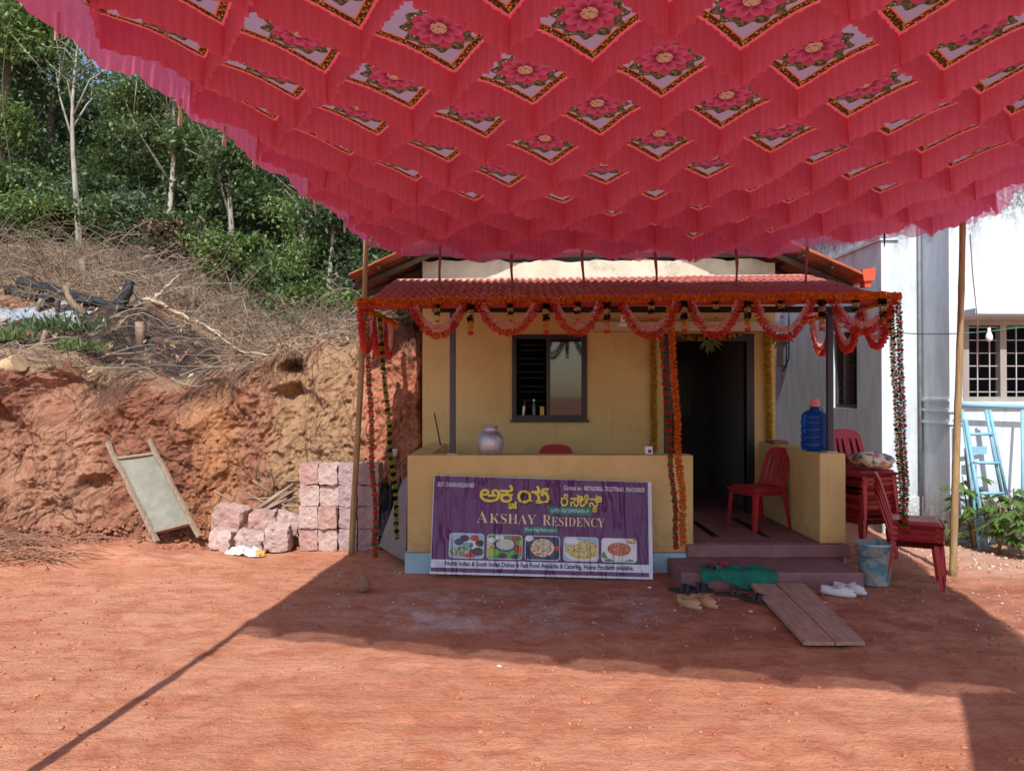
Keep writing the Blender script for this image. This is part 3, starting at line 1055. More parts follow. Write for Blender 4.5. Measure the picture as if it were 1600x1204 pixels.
def frill_strip(pts, drop, amp, wl, m, name, parent, seed=0, top=0.004, rows=4, grow=0.0):
    """pleated strip hanging from the polyline pts"""
    r = np.random.RandomState(seed)
    pts = np.asarray(pts, float)
    seg = np.linalg.norm(np.diff(pts, axis=0), axis=1); L = np.concatenate([[0], np.cumsum(seg)])
    n = max(8, int(L[-1] / (wl / 6.0)))
    s = np.linspace(0, L[-1], n)
    c = np.stack([np.interp(s, L, pts[:, k]) for k in range(3)], -1)
    tg = np.gradient(c, axis=0); tg[:, 2] = 0; tg /= np.linalg.norm(tg, axis=1)[:, None] + 1e-9
    nn = np.stack([-tg[:, 1], tg[:, 0], 0 * s], -1)
    ph = s / wl * 2 * pi + 2.2 * fbm(s * 5, s * 0 + seed, 0, 2, seed)
    wav = np.sin(ph) + 0.5 * np.sin(ph * 0.47 + 1.0)
    drop = drop * (1 + grow * np.clip((c[:, 1] - 4.2) / 2.6, 0, 1))
    dr = drop * (1 + 0.16 * fbm(s * 4.0, s * 0 + 3.3, 0, 3, seed + 5)) + 0.006 * np.sin(ph * .5)
    V = []
    for k in range(rows):
        f = k / (rows - 1.0)
        off = wav * amp * (0.35 + 0.65 * f) + 0.02 * f * fbm(s * 2.2, s * 0 + 8.8, 0, 2, seed + 9)
        p = c + nn * off[:, None]
        p[:, 2] += -top - dr * f
        p[:, 0] += tg[:, 0] * 0.004 * np.cos(ph) * f; p[:, 1] += tg[:, 1] * 0.004 * np.cos(ph) * f
        V.append(p)
    V = np.concatenate(V)
    k = np.arange((rows - 1) * (n - 1)); q0 = (k // (n - 1)) * n + k % (n - 1)
    return np_obj(name, V, np.stack([q0, q0 + 1, q0 + 1 + n, q0 + n], 1), m, parent, smooth=True)

ns = 0
for fam in (1, -1):
    for h in range(-2 * NYC - 1, 2 * (NXC + NYC) + 2):
        cst = h * 0.5
        if h % 2 == 0: continue
        # points with a*NX - fam*b*NY = cst
        bb_ = np.linspace(0, 1, 120)
        aa_ = (cst + fam * bb_ * NYC) / NXC
        ok = (aa_ >= 0) & (aa_ <= 1)
        if ok.sum() < 6: continue
        X, Y, Z = canopy_pt(aa_[ok], bb_[ok])
        ns += 1
        frill_strip(np.stack([X, Y, Z], -1), 0.155, 0.010, 0.05, FRILL, 'frill', canopy, ns, grow=.30)
# deeper frill round the rim
t = np.linspace(0, 1, 90)
for k, (a, b_) in enumerate(((t, 0 * t), (0 * t, t), (1 + 0 * t, t), (t, 1 + 0 * t))):
    X, Y, Z = canopy_pt(a, b_)
    frill_strip(np.stack([X, Y, Z + .004], -1), 0.215, 0.006 if k != 1 else .004, 0.09, RIML if k == 1 else SHEER, 'rim_frill', canopy, 70 + k, top=0.0, rows=5)
# hem cord along the rim
for k, (a, b_) in enumerate(((t, 0 * t), (0 * t, t), (1 + 0 * t, t))):
    X, Y, Z = canopy_pt(a, b_)
    B().tube([(x, y, z + .012) for x, y, z in zip(X[::6], Y[::6], Z[::6])], .008, 5).obj('cord', FRILL, canopy)

# neighbouring canopy sheet that carries on behind the photographer's right shoulder (its shadow lies in the corner)
V = []; m_ = 14
for i in range(m_):
    for j in range(m_):
        u, v = i / (m_ - 1), j / (m_ - 1)
        x = (2.26 - 1.0 * v) * (1 - u) + (4.4 - .5 * v) * u; y = 1.22 - 1.9 * v + 0.1 * u * 0
        V.append((x, y, 3.40 - 0.1 * sin(pi * u) * sin(pi * v)))
k = np.arange((m_ - 1) ** 2); q0 = (k // (m_ - 1)) * m_ + k % (m_ - 1)
c2 = np_obj('canopy', V, np.stack([q0, q0 + 1, q0 + 1 + m_, q0 + m_], 1), clothmat('pink_canopy_sheet', lin(226, 70, 104), 0.42), smooth=True)
tag(c2, 'second pink canopy sheet overhead, known by its shadow in the lower corner', 'canopy')

# poles
BAMBOO = mat('weathered_bamboo', lin(150, 124, 88), 0.7, 0.25, 6, bmp=0.2, stretch=(8, 8, .8), stain=lin(96, 78, 60), stain_scale=2)
def pole(a, b_, r, label, knots=6):
    d = Vector(b_) - Vector(a); pth = []; rr = []
    n = 26
    for i in range(n + 1):
        f = i / n
        w = 0.010 * sin(f * 5 + a[0])
        pth.append(Vector(a) + d * f + Vector((w, w * .5, 0)))
        rr.append(r * (1.08 - .25 * f) * (1.09 if i % 4 == 0 else 1.0))
    o = B().tube(pth, rr, 9).obj('tent_pole', BAMBOO, loc=a)
    tag(o, label, 'pole', 'poles holding up the canopy')
    return o
pole((XP(551, 7.95), 7.95, -.05), (-1.47, 7.76, 3.42), .030, 'brown pole in front of the stacked laterite blocks')
pole((XP(1488, 7.05), 7.05, -.08), (XP(1505, 7.05) + .005, 7.05, 3.42), .031, 'pale pole beside the stack of four red chairs')
pole((-2.20, 2.30, -.05), (-2.15, 2.36, 3.62), .034, 'pole whose thin shadow crosses the sunlit earth')

# cloth ties from the canopy down to the porch roof
TIE = clothmat('mauve_tie_cloth', lin(150, 92, 96), 0.3, 0.0, 0.2)
def ribbon(pts, w, name, label, group, m=TIE, twist=0.6):
    g = []
    for i, p in enumerate(pts):
        a = twist * sin(i * 1.3 + pts[0][0] * 9)
        ww = w * (0.6 + .4 * abs(cos(i * .9)))
        d = Vector((cos(a), sin(a), 0)) * ww * .5
        g.append([Vector(p) - d, Vector(p) + Vector((0, -.004, 0)), Vector(p) + d])
    o = B().sheet(g).obj(name, m)
    tag(o, label, 'ribbon', group)
    return o
tie_names = ['first', 'second', 'third', 'fourth', 'fifth', 'sixth']
for k, (px_, pb) in enumerate(((686, 446), (799, 447), (910, 449), (1024, 450), (1150, 446), (1260, 446))):
    yb = 7.32
    x0 = XP(px_, 7.3)
    a = (x0 - (-1.46)) / (4.22 + 1.46)
    zt = float(canopy_z(np.array([a]), np.array([0.0]))[0])
    yt = float(canopy_xy(np.array([a]), np.array([0.0]))[1][0])
    zb = roof_z(x0, yb) + .03
    pts = [Vector((x0 * yt / 7.3, yt - .015, zt)).lerp(Vector((x0 + .012, yb, zb)), f) + Vector((.008 * sin(f * 6 + k), 0, 0)) for f in [i / 7 for i in range(8)]]
    ribbon(pts, .034, 'canopy_tie', 'mauve cloth tie between canopy and porch roof, %s from the sieve side' % tie_names[k], 'cloth ties from canopy to porch roof')
for k, (b_, L) in enumerate(((.80, .07), (.60, .10), (.50, .08), (.42, .04), (.22, .08), (.1, .09))):
    X, Y, Z = canopy_pt(np.array([0.0]), np.array([b_]))
    x, y, z = float(X[0]), float(Y[0]), float(Z[0])
    pts = [(x - .01, y, z - .14 - (L + .06) * i / 5) for i in range(6)]
    ribbon(pts, .03, 'loose_tie', 'loose pale cloth tie on the canopy rim, %s from the picture top' % ['first', 'second', 'third', 'fourth', 'fifth', 'sixth'][k], 'loose ties on the canopy rim', clothmat('pale_tie_cloth', lin(196, 160, 150), .3))
X, Y, Z = canopy_pt(np.array([.84]), np.array([0.0]))
x, y, z = XP(1383, 7.1), 7.1, ZP(345, 7.1)
ribbon([(x, y, z - .04 * i) for i in range(7)], .02, 'loose_tie', 'dark cloth tie hanging from the canopy rim in front of the white wall', 'loose ties on the canopy rim', mat('dark_tie', lin(50, 46, 52), .9))


# ------------------------------------------------------------------ garlands
def gm(name, col): return clothmat('petal_' + name, col, 0.3, 0.0, 0.25, rough_scale=(60, 60, 60))
PET = {'orange': gm('orange', lin(244, 150, 66)), 'red': gm('red', lin(222, 84, 78)), 'pink': gm('pink', lin(240, 188, 186)),
       'green': gm('green', lin(84, 146, 74)), 'yellow': gm('yellow', lin(238, 204, 84)), 'black': gm('black', lin(40, 32, 26)),
       'pale': gm('pale', lin(222, 196, 150)), 'lime': gm('lime', lin(176, 190, 60)), 'gold': gm('gold', lin(226, 180, 84))}

def garland_mesh(path, seq, rad, spacing=0.011, petals=8, width=0.55, seed=0, jitter=0.35, cup=0.4):
    """ring after ring of petals threaded along path; seq(s) gives colour name and radius factor (0 = bare thread)"""
    r = np.random.RandomState(seed)
    pts = np.asarray([tuple(p) for p in path], float)
    seg = np.linalg.norm(np.diff(pts, axis=0), axis=1); L = np.concatenate([[0], np.cumsum(seg)])
    n = int(L[-1] / spacing)
    s = (np.arange(n) + .5) * spacing
    c = np.stack([np.interp(s, L, pts[:, k]) for k in range(3)], -1)
    e = 0.01
    tg = np.stack([np.interp(s + e, L, pts[:, k]) - np.interp(s - e, L, pts[:, k]) for k in range(3)], -1)
    tg /= np.linalg.norm(tg, axis=1)[:, None] + 1e-9
    up = np.where(np.abs(tg[:, 2:3]) > .9, np.array([[1., 0, 0]]), np.array([[0, 0, 1.]]))
    a = np.cross(tg, up); a /= np.linalg.norm(a, axis=1)[:, None]
    b_ = np.cross(a, tg)
    names = []; V = []; MI = []
    for i in range(n):
        cn, rf = seq(s[i])
        if cn not in names: names.append(cn)
        if rf <= 0.01: continue
        mi = names.index(cn)
        th = (np.arange(petals) + r.rand()) * 2 * pi / petals + (r.rand(petals) - .5) * jitter
        rr = rad * rf * (1 + jitter * (r.rand(petals) - .5))
        dr = np.cos(th)[:, None] * a[i] + np.sin(th)[:, None] * b_[i]
        tn = -np.sin(th)[:, None] * a[i] + np.cos(th)[:, None] * b_[i]
        ax = tg[i][None] * ((r.rand(petals) - .5) * 2 * cup)[:, None] * rr[:, None]
        w = (rr * width)[:, None]
        base = c[i][None] + dr * rr[:, None] * .12
        tip = c[i][None] + dr * rr[:, None] + ax
        tw = tg[i][None] * ((r.rand(petals) - .5) * 2 * .5)[:, None]
        wd = tn + tw
        mid = c[i][None] + dr * (rr * .72)[:, None] + ax * .8
        V.append(np.stack([base, mid + wd * w * .5, tip, mid - wd * w * .5], 1).reshape(-1, 3))
        MI += [mi] * petals
    V = np.concatenate(V)
    Q = np.arange(len(V)).reshape(-1, 4)
    return V, Q, MI, [PET[x] for x in names]

def garland(name, path, seq, rad, label, group=None, cat='garland', parent=None, **k):
    V, Q, MI, ms = garland_mesh(path, seq, rad, **k)
    o = np_obj(name, V, Q, ms, parent, mi=MI)
    if label: tag(o, label, cat, group)
    return o

def solid(c): return lambda s: (c, 1.0)
def alternate(items):
    tot = sum(l for _, l, _ in items)
    def f(s):
        q = s % tot
        for c, l, rf in items:
            if q < l: return (c, rf * (0.75 + .25 * sin(pi * min(1, max(0, q / l)))))
            q -= l
        return items[-1][0], 0
    return f
def swag(a, b_, drop, n=40):
    a = Vector(a); b_ = Vector(b_)
    out = []
    for i in range(n + 1):
        f = i / n
        p = a.lerp(b_, f); x = 2 * f - 1
        p.z -= drop * (1 - abs(x) ** 2.3)
        out.append(p)
    return out

YG = 6.60
def fz(x): return roof_z(x, RY0) + .005
# marigold rope along the whole front edge
pts = [(RX0 - .01 + (RX1 - RX0 + .03) * i / 60, YG + .004 * sin(i), fz(RX0 + (RX1 - RX0) * i / 60) + .008 * sin(i * .8)) for i in range(61)]
garland('marigold_garland', pts, solid('orange'), .036, 'long orange marigold rope along the front edge of the porch roof', 'ropes of flowers on the porch roof', seed=1, petals=12, spacing=.008, width=.7)
for sname, xx, lab in (('l', RX0, 'orange marigold rope along the bank side edge of the porch roof'), ('r', RX1, 'orange marigold rope along the white building side edge of the porch roof')):
    pts = [(xx, YG + .05 + 2.2 * i / 20, fz(xx) - .02 + .01 * sin(i)) for i in range(21)]
    garland('marigold_garland', pts, solid('orange'), .030, lab, 'ropes of flowers on the porch roof', seed=2 if sname == 'l' else 3, petals=8)

ordn = ['first', 'second', 'third', 'fourth', 'fifth', 'sixth', 'seventh', 'eighth']
def swag_pair(a, b_, d_out, d_in, seed, label, inset=.06):
    root = thing('swag_garland', label, 'garland', Vector(a), 'red and pink flower swags hung from the porch roof')
    garland('red_strand', swag(a, b_, d_out), solid('red'), .033, None, parent=root, seed=seed, petals=11, spacing=.010, width=.6, jitter=.7)
    a2 = Vector(a).lerp(Vector(b_), inset); b2 = Vector(b_).lerp(Vector(a), inset)
    garland('pink_strand', swag(a2, b2, d_in), solid('pink'), .028, None, parent=root, seed=seed + 40, petals=10, spacing=.009, width=.6)
    return root
front = ((643, 727, 530), (747, 842, 525), (864, 941, 526), (969, 1061, 530), (1076, 1158, 529), (1176, 1270, 533), (1300, 1396, 524))
for k, (p0, p1, yb) in enumerate(front):
    x0, x1 = XP(p0, YG), XP(p1, YG)
    z0, z1 = fz(x0) - .03, fz(x1) - .03
    zb = ZP(yb, YG) + .03
    dz = (z0 + z1) / 2 - zb
    where = 'over the banner' if k == 1 else ''
    swag_pair((x0, YG - .012, z0), (x1, YG - .012, z1), dz, dz - .07, 10 + k, 'red and pink flower swag on the porch front, %s from the bank' % ordn[k])
for k in range(3):
    y0 = YG + .12 + k * .62; y1 = y0 + .56
    zz = fz(RX0) - .05
    swag_pair((RX0 + .0, y0, zz), (RX0 + .0, y1, zz), .34, .27, 30 + k, 'red and pink flower swag on the bank side of the porch, %s from the front' % ordn[k])
    zz = fz(RX1) - .05
    swag_pair((RX1, y0, zz), (RX1, y1, zz), .36, .28, 35 + k, 'red and pink flower swag on the white building side, %s from the front' % ordn[k])

# pendants between and inside the swags
def pendant(px_, L, long, k, y=YG):
    x = XP(px_, y); z = fz(x) - .035
    if long: seq = lambda s: ('black', 1.0) if s < .05 else (('pale', .9) if s < .10 else (('black', .95) if s < .15 else (('gold', .8) if s < .21 else (('pale', .25) if s < L - .03 else ('red', .8)))))
    else: seq = lambda s: ('black', .9) if s < .03 else (('pale', .85) if s < .065 else (('black', .8) if s < .09 else (('pale', .2) if s < L - .018 else ('red', .6))))
    o = garland('flower_pendant', [(x, y - .02, z), (x + .003, y - .02, z - L)], seq, .036, None, seed=90 + k, petals=10, spacing=.007, width=.8)
    return o
short = (683, 797, 902, 1017, 1118, 1220, 1336); lng = (735, 853, 948, 1068, 1167, 1283, 1378)
for k, p_ in enumerate(short):
    tag(pendant(p_, .15, False, k), 'short flower pendant inside a swag, %s from the bank' % ordn[k], 'pendant', 'short flower pendants')
for k, p_ in enumerate(lng):
    tag(pendant(p_, .26, True, 20 + k), 'long flower pendant between two swags, %s from the bank' % ordn[k], 'pendant', 'long flower pendants')

# hanging strands
RG = alternate([('red', .045, 1.0), ('green', .034, .8)])
YB = alternate([('yellow', .038, .95), ('black', .034, .85)])
def strand(pa, ya, pb, yb, seq, rad, label, seed, sway=.012, **k):
    k = {**dict(petals=12, width=.85, spacing=.007, cup=.3, jitter=.6), **k}; rad *= .95
    a = P(pa[0], pa[1], ya); b_ = P(pb[0], pb[1], yb)
    pts = [a.lerp(b_, i / 30) + Vector((sway * sin(i * .6), sway * .6 * cos(i * .5), 0)) * (i / 30) for i in range(31)]
    return garland('flower_strand', pts, seq, rad, label, 'strands of flowers hanging from the porch', seed=seed, **k)
strand((572, 482), 6.60, (589, 872), 6.66, RG, .030, 'red and green flower strand hanging beside the brown pole', 201)
strand((592, 490), 6.95, (623, 842), 7.0, alternate([('lime', .038, .95), ('black', .036, .85)]), .030, 'lime and black flower strand hanging by the grey slab', 202)
strand((1034, 525), 6.62, (1058, 857), 6.72, RG, .030, 'red and green flower strand hanging past the banner corner', 203)
strand((1047, 478), 6.58, (1069, 852), 6.66, solid('orange'), .034, 'orange marigold strand hanging beside the porch entrance', 204, spacing=.010, petals=12)
strand((1392, 478), 6.62, (1411, 828), 6.60, YB, .034, 'yellow and black flower strand hanging in front of the white wall', 205)
strand((1404, 470), 6.58, (1416, 832), 6.56, alternate([('red', .04, .95), ('green', .04, .85)]), .034, 'red and green flower strand hanging above the four stacked chairs', 206)
# at the doorway
YD = YW - .05
strand((1021, 520), YD, (1022, 706), YD, alternate([('yellow', .06, 1.0), ('gold', .03, .9)]), .046, 'yellow marigold strand hanging left of the doorway', 207, sway=.006)
strand((1199, 515), YD, (1202, 692), YD, alternate([('yellow', .06, 1.0), ('gold', .03, .9)]), .048, 'yellow marigold strand hanging on the pillar right of the doorway', 208, sway=.006)
garland('door_garland', swag(P(1022, 500, YD), P(1190, 500, YD), .22), alternate([('gold', .05, 1.0), ('black', .02, .8), ('yellow', .05, .9)]), .034, 'yellow marigold swag across the top of the doorway', seed=209)
# bunches of mango leaves
LEAFD = leafmat('mango_leaf', (0.03, 0.075, 0.015), (0.09, 0.14, 0.03), .2)
def leaf_bunch(c, n, L, label, seed):
    r = np.random.RandomState(seed); V = []
    for i in range(n):
        an = (i / n - .5) * 2.2 + r.randn() * .1; d = np.array([sin(an), (r.rand() - .5) * .5, -cos(an) * 1.0]); d /= np.linalg.norm(d)
        w = np.cross(d, [0, 1, 0.2]); w /= np.linalg.norm(w)
        l = L * (.8 + .4 * r.rand()); c0 = np.array(c) + d * .01
        V += [c0, c0 + d * l * .45 + w * .018, c0 + d * l, c0 + d * l * .45 - w * .018]
    o = np_obj('leaf_bunch', np.array(V), np.arange(len(V)).reshape(-1, 4), LEAFD)
    tag(o, label, 'leaves', 'bunches of mango leaves over the door')
leaf_bunch(P(1110, 528, YD), 13, .17, 'bunch of mango leaves hanging over the doorway', 1)
leaf_bunch(P(1221, 520, YD - .3), 13, .18, 'bunch of mango leaves hanging right of the ochre pillar', 2)

# ------------------------------------------------------------------ the white building next door
WHITEW = mat('white_limewash', lin(206, 214, 218), 0.85, 0.05, 2.0, bmp=0.25, bscale=40, stain=lin(186, 192, 192), stain_at=(0.55, 0.85), stain_scale=1.3)
def mildew_mat():
    m, p = newmat('mildewed_white_wall')
    w = worldpos(); x, y, z = sep(w)
    n1 = noise(mapv(w, (3, 3, 0.9)), 1.5, 6, 0.7); n2 = noise(w, 26, 5, 0.8)
    c = mix(n1.step(0.4, 0.7) * 0.6, lin(204, 216, 222), lin(172, 182, 190))
    c = mix(noise(mapv(w, (4, 4, 0.5)), 2.4, 5, .7).step(0.54, 0.72) * 0.35, c, lin(136, 144, 150))
    top = (z - 3.35 + (n1 - 0.5) * 1.0).step(0.0, 0.5)
    c = mix(top * n2.step(0.38, 0.56) * 0.85, c, lin(62, 66, 68))
    low = (0.62 - z + (n1 - 0.5) * 0.9).step(0.0, 0.5)
    c = mix(low * n2.step(0.35, 0.6) * 0.8, c, lin(132, 120, 108))
    setin(p, 'Base Color', c); setin(p, 'Roughness', 0.9)
    bump(p, noise(w, 45, 4), 0.3, 0.005)
    return m
MILDEW = mildew_mat()
WINFR = mat('pale_brown_window_frame', lin(150, 144, 138), 0.6, 0.12, 6, bmp=0.1, stretch=(1, 1, .2))
GRILLE = mat('grey_window_grille', lin(176, 172, 170), 0.5, 0.1, 8, bmp=0.05)
nb = thing('white_building', 'tall white mildewed building with barred windows beside the ochre house', 'building', (5.5, 10, 0))
X0, XW = 4.43, 4.90
# side wall with an opening (pieces around the window)
SY0, SY1, SZ0, SZ1 = 9.86, 10.60, 1.45, 2.46
b = B()
def sw(y0, y1, z0, z1): b.bb(X0, X0 + .2, y0, y1, z0, z1)
sw(9.2, SY0, -.1, 3.48); sw(SY1, 14.5, -.1, 3.48); sw(SY0, SY1, -.1, SZ0); sw(SY0, SY1, SZ1, 3.48)
b.obj('side_wall', MILDEW, nb)
B().bb(X0 - .03, X0 + .2, 9.17, 14.5, 3.481, 3.52).obj('roof_ledge', MILDEW, nb)
B().bb(X0 + .02, X0 + .2, 9.22, 14.5, 3.521, 4.6).obj('roof_parapet', MILDEW, nb)
B().bb(X0 + .201, XW + .1, 9.2, 9.4, -.1, 4.6).obj('front_wall', MILDEW, nb)
B().bb(X0 - .02, XW - .002, 9.16, 9.199, -.1, .42).obj('base_course', MILDEW, nb, bevel=.01)
# wing that stands forward, with its window opening
WY = 8.6
VX0, VX1, VZ0, VZ1 = 5.05, 6.45, 1.56, 2.47
b = B()
b.bb(XW, VX0, WY, WY + .6, -.1, 4.6); b.bb(VX0, VX1, WY, WY + .2, -.1, VZ0); b.bb(VX0, VX1, WY, WY + .2, VZ1, 4.6); b.bb(VX1, 9.5, WY, WY + .2, -.1, 4.6)
b.obj('wing_wall', MILDEW, nb)
B().bb(XW - .012, VX0 - .01, WY - .025, WY - .002, 1.30, 1.33).obj('string_course', MILDEW, nb)
B().bb(XW - .012, VX0 - .01, WY - .025, WY - .002, 1.44, 1.47).obj('string_course', MILDEW, nb)
B().bb(XW - .024, XW - .002, WY - .02, 9.16, 1.30, 1.33).obj('string_course', MILDEW, nb)
B().bb(XW - .024, XW - .002, WY - .02, 9.16, 1.44, 1.47).obj('string_course', MILDEW, nb)
B().bb(XW - .024, XW - .002, WY - .02, 9.16, 1.56, 1.585).obj('string_course', MILDEW, nb)
B().bb(VX0 - .12, 9.5, WY - .03, WY - .002, -.1, .50).obj('base_course', MILDEW, nb, bevel=.01)
B().bb(VX0 - .06, 7.2, WY - .34, WY - .002, 2.50, 2.57).obj('sun_shade', MILDEW, nb, bevel=.008)
B().bb(XW + .1, 9.0, WY + 1.2, WY + 1.25, 0, 4).obj('inner_wall', mat('dark_room', (.02, .02, .022), .9), nb)  # near-black colour stands for the darkness of the unlit rooms
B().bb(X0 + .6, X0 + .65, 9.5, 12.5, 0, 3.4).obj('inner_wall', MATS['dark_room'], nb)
# wing window
wf = B()
wf.bb(VX0, VX1, WY - .012, WY + .08, VZ1 - .06, VZ1); wf.bb(VX0, VX1, WY - .012, WY + .08, VZ0, VZ0 + .05)
for xm in (VX0 + .03, 5.50, 5.97, VX1 - .03):
    wf.bb(xm - .035, xm + .035, WY - .010, WY + .078, VZ0 + .05, VZ1 - .06)
nw = wf.obj('window', WINFR, nb)
for c0, c1 in ((VX0 + .07, 5.46), (5.54, 5.93), (6.0, VX1 - .07)):
    for k in range(6):
        z = VZ0 + .10 + k * .145
        B().bb(c0, c1, WY + .03, WY + .042, z, z + .010).obj('bar', GRILLE, nw)
    for f in (.3, .7):
        xx = c0 + (c1 - c0) * f
        B().bb(xx, xx + .010, WY + .018, WY + .0295, VZ0 + .05, VZ1 - .06).obj('bar', GRILLE, nw)
B().bb(VX0 - .05, VX1 + .05, WY - .07, WY - .013, VZ0 - .04, VZ0 - .002).obj('sill', MILDEW, nw)
# side window
wf = B()
wf.bb(X0 + .03, X0 + .12, SY0, SY1, SZ1 - .05, SZ1); wf.bb(X0 + .03, X0 + .12, SY0, SY1, SZ0, SZ0 + .05)
for ym in (SY0 + .03, (SY0 + SY1) / 2, SY1 - .03):
    wf.bb(X0 + .032, X0 + .118, ym - .03, ym + .03, SZ0 + .05, SZ1 - .05)
sw_ = wf.obj('window', mat('dark_brown_frame', lin(78, 62, 58), .6), nb)
for k in range(6):
    B().bb(X0 + .06, X0 + .07, SY0 + .06, SY1 - .06, SZ0 + .12 + k * .145, SZ0 + .13 + k * .145).obj('bar', STEELB, sw_)
B().rbox((X0 - .035, 12.5, 2.32), (.07, .32, .46), .01).obj('meter_box', STEELB, nb)
B().tube([(X0 - .03, 12.2, 3.4), (X0 - .03, 12.2, 2.2), (X0 - .03, 12.5, 2.0)], .012, 6).obj('conduit', DARK, nb)
B().tube([(XW - .03, 9.17, 4.5), (XW - .03, 9.17, 2.2), (XW - .03, 9.165, 0.1)], .02, 8).obj('drain_pipe', mat('grey_pipe', lin(120, 124, 126), .6), nb)

# ------------------------------------------------------------------ pale blue steel ladder frame leaning on it
LB = mat('pale_blue_enamel', lin(128, 178, 200), 0.45, 0.1, 8, bmp=0.06, stain=lin(120, 128, 128), stain_at=(0.6, 0.75), stain_scale=9)
lad = thing('step_ladder', 'pale blue steel trestle ladder leaning on the white wall', 'ladder', (5.0, 8.2, 0))
def pipe(a, b_, name='rail', r=.017, parent=lad, m=LB): return B().tube([a, b_], r, 8).obj(name, m, parent)
pipe(P(1501, 632, 8.42), P(1640, 637, 8.42), 'top_rail', .022)
pipe(P(1503, 640, 8.40), P(1529, 858, 8.12)); pipe(P(1508, 655, 8.36), P(1540, 858, 8.08), r=.022)
pipe(P(1540, 640, 8.40), P(1564, 770, 8.34)); pipe(P(1546, 640, 8.38), P(1571, 770, 8.30))
pipe(P(1512, 678, 8.33), P(1553, 678, 8.37), 'rung'); pipe(P(1519, 722, 8.25), P(1562, 723, 8.33), 'rung'); pipe(P(1530, 770, 8.2), P(1571, 770, 8.31), 'rung')
pipe(P(1597, 640, 8.42), P(1597, 835, 8.25)); pipe(P(1640, 640, 8.42), P(1655, 850, 8.1))
B().bb(XP(1516, 8.4), XP(1540, 8.4), 8.38, 8.40, ZP(709, 8.4), ZP(697, 8.4)).obj('plate', LB, lad)
o = B().tube([P(1508, 700, 8.45), P(1522, 855, 8.2)], .016, 8).obj('bamboo_stick', BAMBOO); tag(o, 'thin weathered stick leaning behind the blue ladder', 'stick')

